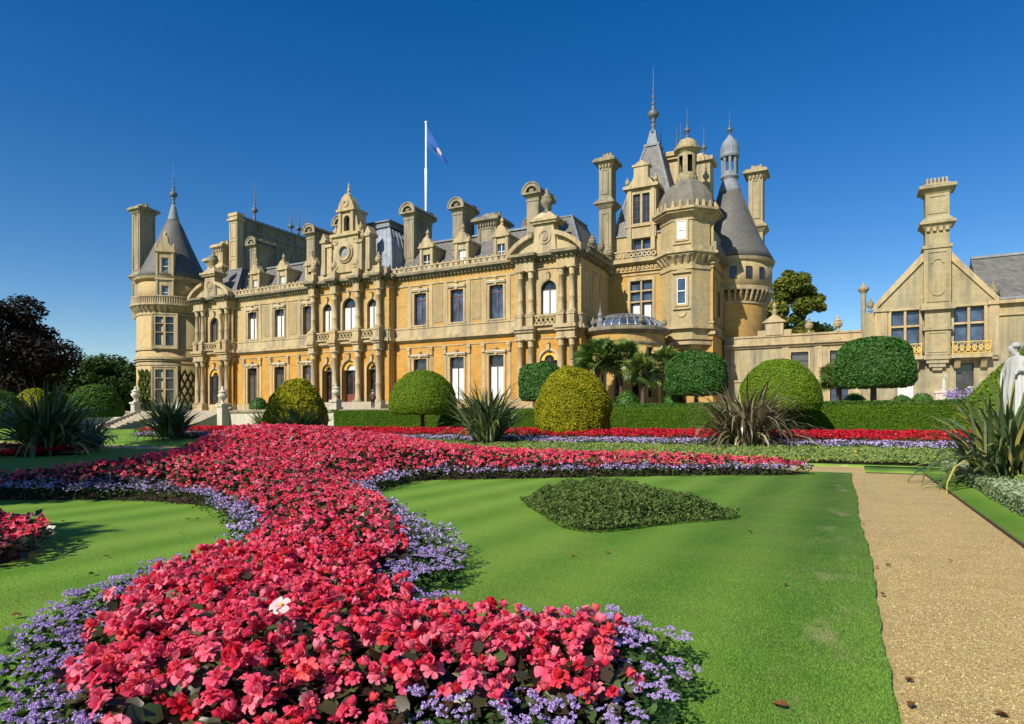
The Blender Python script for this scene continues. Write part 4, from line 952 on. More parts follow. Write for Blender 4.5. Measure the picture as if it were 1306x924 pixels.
panelframe(m, 5.45, 6.75, 17.95, 19.4, -.45, .12, .06); panelframe(m, 5.35, 6.85, 10.95, 15.0, -.5, .14, .07); m.ringu(6.1, 14.0, .3, .48, -.58, -.5, 10, 0, pi); m.ringu(6.1, 11.9, .3, .48, -.58, -.5, 10, pi, 2*pi)
panelframe(m, 5.4, 6.8, 6.95, 8.6, -.6, .14, .06)
m.build('chimney', M['gable'], wingE)
m = MB(EO); m.prism([(1.9, 10.8), (6.1, 15.6), (10.0, 10.8)], .3, 8); m.sprism([(.0, 10.8), (5.0, 15.2), (10, 10.8)], 9.0, 30); m.build('slate_roof', M['slate'], wingE)
m = MB(EO); m.box(9.0, 30, 4.8, 5.2, 15.15, 15.35); m.box(10.1, 30, -.45, -.1, 10.8, 10.95); m.build('ridge_lead', M['leadlight'], wingE)
m = MB((9.8, 61.2, 0)); m.lathe(0, 0, urn_prof(10.8, 1.0), 10); m.build('urn', M['grey'], wingE, True)
m = MB((1.5, 61.5, 0)); m.lathe(0, 0, urn_prof(10.7, .7), 10); m.build('urn', M['grey'], wingE, True)
m = MB((1.0, 61.9, 0)); m.lathe(0, 0, [(.2, 9), (.2, 12.3), (.42, 12.6), (.45, 12.75), (.3, 12.8), (.16, 13.0), (.0, 13.3)], 12); m.build('flue', M['gable'], wingE)
for u0, u1 in ((3.0, 5.0), (7.05, 9.45)):
    m = MB(EO); y = -.92
    m.box(u0, u1, y-.02, y+.02, 7.62, 7.68); m.box(u0, u1, y-.02, y+.02, 6.76, 6.82)
    for u in (u0, u1): m.box(u-.03, u+.03, y-.03, y+.03, 6.72, 7.7); m.box(u-.02, u+.02, y, -.05, 7.62, 7.68)
    n = 6
    for k in range(n):
        c = u0+(k+.5)*(u1-u0)/n
        m.ringu(c, 7.22, .09, .17, y-.02, y+.02, 8); m.tube((c-.16, y, 6.85), (c+.16, y, 7.6), .035, .035, 4); m.tube((c+.16, y, 6.85), (c-.16, y, 7.6), .035, .035, 4); m.ringu(c, 7.0, .03, .08, y-.025, y+.025, 6)
    m.build('balcony_railing', M['gold'], wingE)
# corridor
KO = (0, 66, 0); m = MB(KO)
kw = [(-8.7, 1.3, 2.8, 5.9, True), (-4.2, 1.5, 6.4, 8.0), (-4.2, 1.5, 2.9, 5.0), (-.9, 1.5, 6.4, 8.0), (-.9, 1.5, 2.9, 5.0), (-6.7, 1.2, 2.8, 5.9, True)]
wall(m, -11, 1.9, TZ-.3, 8.7, 0, [k for k in kw if k[0] > -8]); m.box(-11, 1.9, .05, .5, 8.7, 9.65); m.build('corridor_wall', M['gable'], wingE)
m = MB(KO)
for d, z, h in ((.2, 8.55, .2), (.42, 8.75, .2), (.12, 8.95, .65), (.22, 9.55, .18), (.12, 5.3, .18)): m.box(-11, 1.9, -d, .04, z, z+h)
for x in (-5.4, -2.6, .6): m.box(x-.3, x+.3, -.1, .02, 2.4, 8.55)
m.box(-7.2, -5.6, -.3, .3, 9.7, 10.9); m.prism([(-7.5, 10.9), (-5.3, 10.9), (-6.4, 11.7)], -.45, .4); m.lathe(-6.4, 0, [(.2, 11.6), (.3, 12.0), (.12, 12.2), (.2, 12.5), (.0, 13.0)], 8); m.box(-7.9, -7.2, -.15, .15, 9.7, 10.2); m.box(-5.6, -4.9, -.15, .15, 9.7, 10.2)
for x in (-3.4, -1.0): m.lathe(x, 0, urn_prof(9.7, .95), 10); m.ringu(x, 9.1, .0, .22, -.3, -.1, 8)
for o_ in kw:
    if o_[0] > -8: surround(m, o_, 0, False, False, .16)
m.build('corridor_trim', M['trim'], wingE)
for o_ in kw:
    if o_[0] > -8: window(wingE, KO, 0, 0, o_, 'case' if o_[2] < 6 else 'sash', 'brown', 'glassreflect' if o_[2] < 6 else 'glassgrey')
m = MB(KO); m.face([(-11, .5, 9.0), (1.9, .5, 9.0), (1.9, 6, 9.3), (-11, 6, 9.3)]); m.build('corridor_roof', M['lead'], wingE)

# ------------------------------------------------------------------ terrace, retaining wall, steps, urns
m = MB()
m.box(-130, 60, 44.6, 140, TZ-1.5, TZ); tag(m.build('terrace', M['paving']), kind='structure')
rw_ = empty('retaining_wall', (-20, 44.4, .7), 'low pale terrace wall with coping behind the clipped hedge', 'garden wall')
for a, b in ((-130, -70.5), (-56.2, 40)):
    m = MB(); m.box(a, b, 44.3, 44.598, .3, 2.35); m.build('wall', M['white'], rw_)
    m = MB(); m.box(a-.05, b+.05, 44.15, 44.75, 2.352, 2.55); m.box(a, b, 44.2, 44.3, .3, .9); m.build('coping', M['grey'], rw_)
m = MB()
for k in range(11): m.box(-70.4, -56.3, 44.6-.42*(11-k), 44.6, .55+.186*k, .55+.186*(k+1) - (.003 if k == 10 else 0))
for s in (-70.9, -56.3): m.sprism([(39.6, .4), (44.6, .4), (44.6, 2.9), (39.6, .95)], s, s+.5)
tag(m.build('stone_steps', M['paving']), 'broad stone steps climbing between two urn pedestals to the terrace', 'steps')
def pedestal_urn(x, y, z, h, s, label):
    e = empty('stone_urn', (x, y, z), label, 'urn', 'urns on pedestals along the terrace edge')
    m = MB((x, y, z)); m.box(-.45, .45, -.45, .45, 0, .25); m.box(-.34, .34, -.34, .34, .25, max(.26, h-.2)); m.box(-.45, .45, -.45, .45, h-.2, h); m.build('pedestal', M['white'], e)
    m = MB((x, y, z)); m.lathe(0, 0, [(.42*s, h), (.42*s, h+.08*s), (.2*s, h+.2*s), (.17*s, h+.42*s), (.34*s, h+.62*s), (.52*s, h+.86*s), (.56*s, h+1.12*s), (.40*s, h+1.22*s), (.38*s, h+1.36*s), (.5*s, h+1.42*s), (.5*s, h+1.5*s), (.26*s, h+1.62*s), (.14*s, h+1.8*s), (.2*s, h+1.92*s), (.06*s, h+2.08*s), (.0, h+2.2*s)], 16)
    m.build('urn', M['white'], e, True)
pedestal_urn(-71.0, 44.0, 1.9, 1.7, .85, 'white stone urn on a pedestal at the left end of the broad steps')
pedestal_urn(-51.6, 40.2, .65, 2.4, .8, 'tallest white stone urn on a pedestal in front of the west wing windows')
pedestal_urn(-41.6, 44.4, 2.55, .9, .72, 'white stone urn in front of the central arched doorway')

# ------------------------------------------------------------------ foliage tools
def leaf_cloud(name, P, Nn, size, mat, parent=None, jit=.7, aspect=.55, seed=0, var=None):
    """P (n,3) leaf centres, Nn (n,3) outward directions: one diamond per leaf"""
    r = np.random.default_rng(seed); n = len(P)
    d = Nn + r.normal(0, jit, (n, 3)); d /= np.linalg.norm(d, axis=1, keepdims=True)+1e-9
    t = np.cross(d, r.normal(0, 1, (n, 3))); t /= np.linalg.norm(t, axis=1, keepdims=True)+1e-9
    b = np.cross(d, t); s = (size*r.uniform(.6, 1.3, n))[:, None]
    V = np.stack([P-t*s, P+b*s*aspect+d*s*.12, P+t*s, P-b*s*aspect+d*s*.12], 1).reshape(-1, 3)
    F = np.arange(4*n).reshape(n, 4)
    v = np.clip(r.beta(2, 2, n) if var is None else var + r.normal(0, .12, n), 0, 1)
    return np_mesh(name, V, F, mat, parent, np.repeat(v, 4))
def surface_core(name, Pf, nu, nv, mat, parent):
    V = np.array([Pf(u, v) for v in np.linspace(0, 1, nv) for u in np.linspace(0, 1, nu, endpoint=False)])
    i = np.arange(nv-1)[:, None]*nu; k = np.arange(nu)[None]
    F = np.stack([(i+k).ravel(), (i+(k+1) % nu).ravel(), (i+nu+(k+1) % nu).ravel(), (i+nu+k).ravel()], 1)
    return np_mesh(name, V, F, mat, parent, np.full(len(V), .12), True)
def lump(P, k, amp, seed):
    r = np.random.default_rng(seed); o = np.zeros(len(P))
    for j in range(7):
        w = r.normal(0, k, 3)*(1+.5*j/3); o += np.sin(P@w + r.uniform(0, 6.28))/(1+.25*j)
    return o*amp/2.5
def topiary(name, x, y, z, prof, n, size, mat, label, cat='topiary', lumpy=.05, jit=.5, stem=None, group=None, sq=None, seed=1, sx=1.0):
    """clipped shape: prof = list of (radius, height) from the bottom rim to the top"""
    e = empty(name, (x, y, z), label, cat, group)
    pr = np.array(prof, float); seg = np.hypot(*np.diff(pr, axis=0).T); cs = np.r_[0, np.cumsum(seg)]
    def ev(q):
        L = q*cs[-1]; return np.interp(L, cs, pr[:, 0]), np.interp(L, cs, pr[:, 1])
    r = np.random.default_rng(seed)
    q = r.uniform(0, 1, n*6); R, _ = ev(q); keep = r.uniform(0, pr[:, 0].max(), n*6) < R; q = q[keep][:n]; n = len(q)
    th = r.uniform(0, 2*pi, n); R, Z = ev(q); R2, Z2 = ev(np.clip(q+.01, 0, 1)); R1, Z1 = ev(np.clip(q-.01, 0, 1))
    nr, nz = (Z2-Z1), -(R2-R1); L = np.hypot(nr, nz)+1e-9; nr /= L; nz /= L
    def sup(t): return 1.0 if sq is None else (abs(np.cos(t))**sq + abs(np.sin(t))**sq)**(-1/sq)
    k = sup(th)
    Nn = np.stack([nr*np.cos(th), nr*np.sin(th), nz], 1)
    P = np.stack([R*k*np.cos(th)*sx, R*k*np.sin(th), Z], 1)
    off = lump(P, 1.6, lumpy, seed+5) + lump(P, 6, lumpy*.5, seed+6)
    P = P + Nn*(off + r.uniform(-.06, .05, n))[:, None] + np.array([x, y, z])
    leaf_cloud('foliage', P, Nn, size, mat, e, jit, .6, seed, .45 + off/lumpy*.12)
    def core(u, v):
        t = 2*pi*u; a, b = ev(v); kk = sup(t); return (x + .955*a*kk*cos(t)*sx, y + .955*a*kk*sin(t), z + b*.975 - .02)
    surface_core('core', core, 40, 26, mat, e)
    if stem:
        m = MB((x, y, 0)); m.lathe(0, 0, [(stem[0]*1.3, stem[1]-.05), (stem[0], stem[1]+.4), (stem[0]*.9, z+prof[0][1]+.3)], 10); m.build('trunk', M['bark'], e, True)
    return e
def dome_prof(R, H, base=0, foot=None):
    p = [(R*.05, base)] if foot is None else [(foot, base)]
    return p + [(R*.93, base), (R, base+H*.12)] + [(R*cos(q), base+H*.12+H*.88*sin(q)) for q in np.linspace(.1, pi/2-.02, 14)]
TOP = 'clipped topiary around the parterre'
def at(px, py, t):
    """world point seen at a photo pixel, t metres ahead"""
    X, Y = c2w((px-653)/818*t, t); return X, Y, 1.6+(536-py)/818*t
# big domes standing on short stems in front of the hedge
x, y, _ = at(539, 520, 46.5); topiary('topiary_dome', x, y, 2.1, dome_prof(2.4, 3.1), 42000, .05, M['goldgreen'], 'large smooth green topiary dome in front of the central doorway', seed=2, stem=(.14, .6), group=TOP, lumpy=.05)
x, y, _ = at(994, 520, 35.5); topiary('topiary_dome', x, y, 2.2, dome_prof(2.15, 2.75), 40000, .048, M['goldgreen'], 'large green topiary dome behind the bronze spiky plant', seed=3, stem=(.14, .6), group=TOP, lumpy=.03)
x, y, _ = at(731, 549, 38.5); topiary('topiary_egg', x, y, .45, [(.05, 0), (1.9, 0), (2.2, .8), (2.28, 1.5), (2.15, 2.4), (1.8, 3.2), (1.25, 3.85), (.6, 4.2), (.05, 4.3)], 46000, .058, M['goldyew'], 'egg shaped yellow topiary with a rough surface', lumpy=.11, jit=.8, seed=4, group=TOP)
x, y, _ = at(378, 545, 47); topiary('topiary_egg', x, y, .7, [(.05, 0), (1.9, 0), (2.15, .8), (2.1, 1.5), (1.8, 2.4), (1.3, 3.2), (.75, 3.7), (.05, 3.95)], 16000, .085, M['goldyew'], 'yellow egg shaped topiary behind the spiky plant before the west windows', lumpy=.08, jit=.7, seed=5, group=TOP)
x, y, _ = at(551, 500, 56); topiary('topiary_dome', x, y, TZ, dome_prof(2.1, 3.0), 10000, .1, M['yew'], 'dark green rounded tree behind the large smooth topiary dome', seed=6, group=TOP)
x, y, _ = at(691, 505, 51); topiary('topiary_drum', x, y, TZ+.6, [(.1, 0), (1.45, 0), (1.6, .3), (1.62, 1.9), (1.5, 2.4), (1.1, 2.75), (.1, 2.95)], 12000, .085, M['laurel'], 'dark green drum shaped bay tree behind the egg topiary', seed=7, stem=(.14, TZ), group=TOP, sq=3)
x, y, _ = at(888, 500, 46); topiary('topiary_drum', x, y, TZ+.85, [(.1, 0), (1.85, 0), (2.05, .4), (2.05, 1.6), (1.85, 2.3), (1.3, 2.8), (.1, 3.05)], 16000, .085, M['laurel'], 'leafy dark green clipped tree below the octagonal turret', seed=8, stem=(.16, TZ), group=TOP, sq=3, lumpy=.07, jit=.8)
x, y, _ = at(1114, 497, 44); topiary('topiary_drum', x, y, TZ+1.3, [(.1, 0), (2.2, .05), (2.42, .5), (2.4, 1.5), (2.15, 2.5), (1.5, 3.1), (.1, 3.4)], 20000, .085, M['laurel'], 'leafy clipped tree on a bare trunk in front of the gabled wing', seed=9, stem=(.2, TZ), group=TOP, sq=3.2, lumpy=.07, jit=.8)
x, y, _ = at(1322, 500, 31); topiary('topiary_cone', x, y, .5, [(.05, 0), (3.5, 0), (3.5, .9), (2.65, 2.27), (1.2, 3.98), (.4, 4.8), (.05, 5.0)], 40000, .055, M['goldgreen'], 'tall sloping yew cone behind the white marble statue', seed=10, group=TOP)
x, y, _ = at(45, 505, 66); topiary('topiary_dome', x, y, 2.2, dome_prof(1.9, 2.6), 5000, .12, M['goldyew'], 'small yellow dome behind the left spiky plants', seed=11, group=TOP)
x, y, _ = at(122, 515, 64); topiary('topiary_dome', x, y, 2.0, dome_prof(2.5, 3.2), 6000, .12, M['yew'], 'dark green dome left of the round west tower', seed=12, group=TOP)
x, y, _ = at(-8, 510, 50); topiary('topiary_dome', x, y, 1.0, dome_prof(2.2, 3.0), 5000, .12, M['yew'], 'dark dome cut by the left edge under the copper beech', seed=13, group=TOP)

def hedge(name, x0, x1, y0, y1, z0, z1, n, size, mat, label, seed, kind=None):
    e = empty(name, ((x0+x1)/2, y0, z0), label, 'hedge')
    r = np.random.default_rng(seed); L, D, Hh = x1-x0, y1-y0, z1-z0
    areas = np.array([L*Hh, L*D, D*Hh, D*Hh]); c = r.choice(4, n, p=areas/areas.sum()); a, b = r.uniform(0, 1, n), r.uniform(0, 1, n)
    P = np.zeros((n, 3)); Nn = np.zeros((n, 3))
    for k, (px, py, pz, nn) in enumerate(((x0+a*L, y0+0*a, z0+b*Hh, (0, -1, .15)), (x0+a*L, y0+b*D, z1+0*a, (0, 0, 1)), (x1+0*a, y0+a*D, z0+b*Hh, (1, 0, .15)), (x0+0*a, y0+a*D, z0+b*Hh, (-1, 0, .15)))):
        s = c == k; P[s] = np.stack([px, py, pz], 1)[s]; Nn[s] = nn
    Nn /= np.linalg.norm(Nn, axis=1, keepdims=True)
    off = lump(P, 1.5, .035, seed); P = P + Nn*(off + r.uniform(-.05, .04, n))[:, None]
    leaf_cloud('foliage', P, Nn, size, mat, e, .55, .6, seed, .5 + off*4 + .3*(c == 1))  # top leaves lighter: sunlight painted into the leaf colour
    m = MB(); m.box(x0+.05, x1-.05, y0+.05, y1-.05, z0-.1, z1-.05); c_ = m.build('core', mat, e)
    return e
hedge('clipped_hedge', -39.6, 8.0, 42.0, 43.3, .66, 2.38, 130000, .05, M['hedge'], 'long clipped green hedge along the back of the flower beds', 21)
hedge('low_hedge', -20, 12, 44.0, 44.7, 2.2, 2.72, 20000, .07, M['yew'], 'low dark hedge on the terrace behind the long clipped hedge', 22)

# ------------------------------------------------------------------ sword-leaved plants, palms, trees
def sword_plant(name, x, y, z, n, Lm, spread, mat, label, seed, wid=.075, group='spiky plants around the beds'):
    r = np.random.default_rng(seed); V, F, A = [], [], []; ns = 6
    for i in range(n):
        az = r.uniform(0, 2*pi); lean = abs(r.normal(0, .42))*spread + .05; L = Lm*r.uniform(.55, 1.08); w = wid*r.uniform(.7, 1.3)
        rb = r.uniform(0, .42)*spread; p = np.array([rb*cos(az+r.normal(0, .6)), rb*sin(az+r.normal(0, .6)), 0.]); ang = lean
        side = np.array([-sin(az+r.normal(0, .7)), cos(az+r.normal(0, .7)), 0]); v = r.uniform(0, 1); bend = r.uniform(.02, .32)*(1+lean)*spread
        if r.uniform() < .12: bend += .35
        b0 = len(V)
        for k in range(ns+1):
            q = k/ns; ww = w*(.55+.9*q if q < .45 else 1.0*(1-(q-.45)/.55)**.75)*(1 if k < ns else .05)
            V += [p-side*ww, p+side*ww]; A += [v, v]
            p = p + np.array([sin(ang)*cos(az), sin(ang)*sin(az), cos(ang)])*L/ns; ang += bend*(.3+q)
        F += [(b0+2*k, b0+2*k+1, b0+2*k+3, b0+2*k+2) for k in range(ns)]
    o = np_mesh(name, np.array(V), np.array(F), mat, None, np.array(A)); o.location = (x, y, z)
    return tag(o, label, 'plant', group)
def sp(px, t, n, L, spread, *a, **k):
    X, Y = c2w((px-653)/818*t, t); return sword_plant('spiky_plant', X, Y, float(gz(np.array(Y)))+.1, int(n*1.35), L*1.13, spread*1.22, *a, **k)
sp(622, 34, 260, 3.25, .95, M['phorm'], 'tall green spiky plant between the large dome and the egg topiary', 31)
sp(950, 29.5, 330, 3.15, 1.3, M['phormb'], 'bronze brown spiky plant with arching leaves', 32, .06)
sp(58, 30, 320, 3.1, 1.15, M['phorm'], 'widest dark green spiky plant at the far left', 33, .085)
sp(112, 34, 120, 1.9, 1.35, M['phormb'], 'low brown tinged spiky plant beside the widest one', 34)
sp(217, 46, 260, 3.2, 1.2, M['phorm'], 'green spiky plant in front of the round west tower', 35)
sp(386, 40, 230, 2.3, 1.25, M['phorm'], 'dark spiky plant in front of the yellow egg topiary by the steps', 36)
sp(1288, 15.5, 280, 2.4, 1.2, M['phorm'], 'green and yellow spiky plant at the right edge before the statue', 37, .052)
sp(338, 56, 90, 1.9, 1.0, M['phorm'], 'small spiky plant on the terrace below the west windows', 38)

def fan_palm(x, y, z, h, s, label, seed):
    e = empty('fan_palm', (x, y, z), label, 'palm', 'palms by the glazed bay'); r = np.random.default_rng(seed)
    m = MB((x, y, z)); k = 8
    m.lathe(0, 0, [(.22, 0), (.17, h*.3), (.2, h*.6), (.26, h*.9), (.18, h)], 10); m.build('trunk', M['bark'], e)
    V, F, A = [], [], []
    for i in range(60):
        az = r.uniform(0, 2*pi); el = r.uniform(-.6, 1.45); L = r.uniform(.6, 1.0)*s
        d = np.array([cos(el)*cos(az), cos(el)*sin(az), sin(el)]); c = np.array([x, y, z+h]) + d*L
        u = np.cross(d, (0, 0, 1)); u /= np.linalg.norm(u)+1e-6; w = np.cross(u, d); ro = r.normal(0, .8); u, w = u*cos(ro)+w*sin(ro), w*cos(ro)-u*sin(ro); v = r.uniform(0, 1)
        b0 = len(V); V += [np.array([x, y, z+h]), np.array([x, y, z+h])+u*.03, c+u*.03, c]; A += [v]*4; F.append((b0, b0+1, b0+2, b0+3))
        for j in range(15):
            t = (j-7)/7*1.9; dd = d*cos(t)+u*sin(t); tip = c + dd*s*.75*r.uniform(.85, 1.1) - np.array([0, 0, .22*s*r.uniform(.3, 1)]); mid = c+dd*s*.4; sd_ = np.cross(dd, w)*.075*s+w*.01
            b0 = len(V); V += [c, mid-sd_, tip, mid+sd_]; A += [v]*4; F.append((b0, b0+1, b0+2, b0+3))
    np_mesh('fronds', np.array(V), np.array(F), M['palm'], e, np.array(A))
for i, (px, t, h, s, lab) in enumerate(((762, 52, 3.9, 1.35, 'tall dark fan palm nearest the pavilion corner'), (792, 52.5, 4.0, 1.25, 'fan palm in the middle before the glazed bay'), (820, 50, 2.6, 1.2, 'shorter fan palm in front of the bay columns'), (850, 53, 3.8, 1.0, 'slender fan palm half hidden by the clipped tree'), (1070, 47, 2.0, 1.0, 'small fan palm left of the clipped tree by the gabled wing'))):
    X, Y = c2w((px-653)/818*t, t); fan_palm(X, Y, TZ, h, s, lab, 40+i)

def tree(name, x, y, z, h, R, n, leaf, mat, label, seed, cat='tree', group=None, crown0=.25, flat=1.0):
    e = empty(name, (x, y, z), label, cat, group); r = np.random.default_rng(seed)
    m = MB((x, y, z)); m.tube((0, 0, -.2), (0, 0, h*.45), R*.09, R*.06, 9)
    for k in range(8):
        a = r.uniform(0, 6.28); z0 = h*r.uniform(.25, .45); m.tube((0, 0, z0), (R*.6*cos(a), R*.6*sin(a), z0+h*r.uniform(.15, .4)), R*.045, R*.015, 6)
    m.build('trunk', M['bark'], e)
    nc = 70; u = r.normal(0, 1, (nc, 3)); u /= np.linalg.norm(u, axis=1, keepdims=True); rad = r.uniform(.35, 1, nc)**.5
    hc = h*(1-crown0)/2; C0 = np.array([0, 0, h*crown0+hc]); cc = u*rad[:, None]*np.array([R, R, hc*flat])*.86 + C0
    cr = R*r.uniform(.16, .34, nc); w = cr**2; idx = r.choice(nc, n, p=w/w.sum())
    d = r.normal(0, 1, (n, 3)); d /= np.linalg.norm(d, axis=1, keepdims=True); P = cc[idx] + d*(cr[idx]*r.uniform(.55, 1.05, n))[:, None]*np.array([1, 1, .75])
    Nn = d*.6 + np.array([0, 0, .6]); vv = np.clip(.25 + .5*r.uniform(0, 1, nc)[idx], 0, 1)
    o = leaf_cloud('crown', P+np.array([x, y, z]), Nn, leaf, mat, e, .55, .6, seed, vv)
    return e
def tr(px, t, z, *a, **k):
    X, Y = c2w((px-653)/818*t, t); return tree(a[0], X, Y, z, *a[1:], **k)
tr(2, 72, 1.0, 'copper_beech', 14.9, 7.3, 34000, .21, M['beech'], 'dark purple copper beech at the left edge', 51, crown0=.04)
tr(-60, 78, 1.0, 'copper_beech', 13.5, 7.5, 14000, .24, M['beech'], 'dark purple tree cut by the left edge behind the first beech', 52, crown0=.05)
tr(100, 96, 1.0, 'woodland_tree', 10.8, 6.0, 14000, .25, M['wood'], 'rounded green tree just right of the copper beech', 53, crown0=.05, group='trees left of the manor')
tr(143, 100, 1.0, 'woodland_tree', 11.6, 5.6, 14000, .25, M['wood'], 'green tree touching the left side of the round west tower', 54, crown0=.05, group='trees left of the manor')
tr(60, 104, 1.0, 'woodland_tree', 9.0, 6, 10000, .26, M['wood'], 'low green tree behind the copper beech', 55, crown0=.05, group='trees left of the manor')
tr(146, 97, 1.5, 'woodland_tree', 7.5, 4.0, 7000, .2, M['wood'], 'small dark tree beside the west tower base', 56, crown0=.05, group='trees left of the manor')
tr(1010, 92, TZ, 'autumn_tree', 21.3, 4.7, 42000, .26, M['autumn'], 'tall tree turning yellow and brown behind the low corridor', 57, crown0=.2)
tr(1042, 100, TZ, 'autumn_tree', 14.0, 5.0, 12000, .25, M['wood'], 'lower green tree behind the corridor urns', 58, crown0=.2)
# trees west of the lawn, outside the frame, whose shade crosses the beds
for i, (x, y, h, R_, lab) in enumerate(((-19.8, -3.0, 12.5, 4.0, 'nearest of the tall green trees shading the left arm of the bed'), (-25.2, .5, 13, 4.6, 'tall green tree shading the middle of the left lawn'), (-30.3, 4.8, 13.5, 5.0, 'broad green tree shading the left path'), (-40.3, 6.0, 14, 5.6, 'broad green tree shading the far left bed'), (-28.3, -2.5, 21, 5.0, 'taller green tree shading the path behind the left arm'), (-37.0, -4.0, 21, 5.5, 'tallest green tree shading the far left path'), (-36.0, 8.0, 21, 5.0, 'tall green tree shading the gravel behind the far left bed'), (-43.5, 10.0, 22, 5.5, 'tall broad green tree farthest along the left path'), (-13.2, -7.6, 10.5, 2.3, 'slim green tree shading the small bed at the left edge'))):
    tree('parkland_tree', x, y, -.05, h, R_, 8000, .22, M['wood'], lab, 61+i, group='trees shading the lawn', crown0=.5 if h > 20 else .28)

# trained ivy diamonds on the west tower
def lattice(ang0, ang1, z0, z1, label, seed):
    r = np.random.default_rng(seed); P = []
    nu, nv = 3, 3
    for i in range(nu):
        for j in range(nv):
            for s in (0, 1):
                a0, a1 = ang0+(ang1-ang0)*i/nu, ang0+(ang1-ang0)*(i+1)/nu; b0, b1 = z0+(z1-z0)*j/nv, z0+(z1-z0)*(j+1)/nv
                if s: b0, b1 = b1, b0
                q = r.uniform(0, 1, 420); a = a0+(a1-a0)*q; zz = b0+(b1-b0)*q; R = TR+.14+r.uniform(-.05, .12, 420)
                P.append(np.stack([TC[0]+R*np.sin(a), TC[1]-R*np.cos(a), zz+r.normal(0, .09, 420)], 1))
    P = np.vstack(P); o = leaf_cloud('trained_ivy', P, np.tile([.6, -.7, .3], (len(P), 1)), .11, M['ivy'], None, .6, .6, seed)
    tag(o, label, 'climbing plant')
lattice(radians(-6), radians(22), TZ+.2, 8.2, 'ivy trained in diamonds on the wall left of the west tower window', 71)
lattice(radians(62), radians(92), TZ+.2, 8.2, 'ivy trained in diamonds on the wall right of the west tower window', 72)

# ------------------------------------------------------------------ flower beds
def poly_w(pts): return np.array([c2w(a, b) for a, b in pts])
def inside_dist(P, poly):
    x, y = P[:, 0], P[:, 1]; ins = np.zeros(len(P), bool); dm = np.full(len(P), 1e9)
    for (x0, y0), (x1, y1) in zip(poly, np.roll(poly, -1, 0)):
        c = ((y0 > y) != (y1 > y)) & (x < (x1-x0)*(y-y0)/(y1-y0+1e-12)+x0); ins ^= c
        d = np.array([x1-x0, y1-y0]); L = d@d+1e-12; t = np.clip(((x-x0)*d[0]+(y-y0)*d[1])/L, 0, 1)
        dm = np.minimum(dm, np.hypot(x-x0-t*d[0], y-y0-t*d[1]))
    return ins, dm
def smooth_poly(pts, it=2):
    p = np.array(pts, float)
    for _ in range(it): p = np.stack([.75*p+.25*np.roll(p, -1, 0), .25*p+.75*np.roll(p, -1, 0)], 1).reshape(-1, 2)
    return p
MAIN = smooth_poly(poly_w([(-2.05, 2.2), (-2.75, 3.5), (-3.25, 4.5), (-3.5, 5.3), (-3.35, 6.1), (-3.1, 6.8), (-3.2, 7.6), (-3.8, 8.6), (-4.7, 10.2), (-5.6, 11.7), (-7.4, 12.6), (-10, 12.6), (-14, 12.5), (-18, 12.4),
    (-18, 13.9), (-13, 14.0), (-10.2, 14.5), (-9.3, 15.9), (-10.0, 18), (-10.6, 22), (-9.5, 25.2), (-6.5, 26.2), (-3.6, 25), (-2.2, 22.3), (0, 21.2), (3, 20.9), (6, 20.4), (8.6, 19.7), (9.1, 19.1), (8.3, 18.4),
    (5.56, 18.4), (2.1, 17.7), (-1.1, 17.1), (-2.35, 16.9), (-2.95, 14.5), (-3.1, 13.4), (-2.6, 12.2), (-1.95, 10.4), (-1.1, 8.5), (-.62, 7.3), (-.5, 6.5), (-.72, 5.75), (-.8, 5.2), (-.3, 4.75), (.2, 4.6), (.72, 4.55),
    (1.04, 4.3), (1.04, 3.9), (.92, 3.5), (.78, 3.1), (.5, 2.75), (.15, 2.5), (-.4, 2.3), (-1.0, 2.15), (-1.6, 2.1)]))
LEFTB = smooth_poly(poly_w([(-5.35, 7.05), (-5.55, 7.8), (-6.2, 8.6), (-7.4, 9), (-9.5, 8.6), (-10, 6.4), (-7.4, 5.6), (-6.0, 5.9)]))
PEAK = np.array(c2w(-7.7, 20.6))
def mound_main(P, d):
    near = np.hypot(P[:, 0], P[:, 1])
    f = .16 + .14*smooth(9, 15, near)*smooth(-11.5, -8, P[:, 0]*CY + P[:, 1]*SY)
    pk = .80*np.exp(-(((P-PEAK)**2).sum(1))/(2*3.5**2))*smooth(0, 1.7, d)
    return .03 + f*smooth(.1, 1.3, d) + pk
def soil_mound(name, poly, hf, step=.3):
    lo, hi = poly.min(0)-.3, poly.max(0)+.3
    xs, ys = np.arange(lo[0], hi[0], step), np.arange(lo[1], hi[1], step); X, Y = np.meshgrid(xs, ys)
    P = np.stack([X.ravel(), Y.ravel()], 1); ins, d = inside_dist(P, poly)
    Z = np.where(ins, hf(P, d), -.25*np.minimum(d, .3)/.3) + gz(P[:, 1]) - .012; nx = len(xs)
    i = (np.arange(len(ys)-1)[:, None]*nx + np.arange(nx-1)[None]).ravel(); F = np.stack([i, i+1, i+1+nx, i+nx], 1)
    Z = Z - .07*ins*(1-smooth(.05, .35, d)); F = F[(ins | (d < .3))[F].any(1)]
    o = np_mesh(name, np.c_[P, Z], F, M['soil'], None, None, True); return tag(o, kind='structure')
def scatter_pts(poly, sp, seed):
    r = np.random.default_rng(seed); lo, hi = poly.min(0), poly.max(0)
    xs, ys = np.arange(lo[0], hi[0], sp), np.arange(lo[1], hi[1], sp*.866); X, Y = np.meshgrid(xs, ys); X = X + (np.arange(len(ys)) % 2)[:, None]*sp/2
    P = np.stack([X.ravel(), Y.ravel()], 1) + r.normal(0, sp*.22, (X.size, 2)); ins, d = inside_dist(P, poly); return P[ins], d[ins]
def visible(P, m=60):
    f = -P[:, 0]*SY + P[:, 1]*CY; r = P[:, 0]*CY + P[:, 1]*SY
    return (f > 1.4) & (np.abs(r) < f*(653+m)/818 + .3)

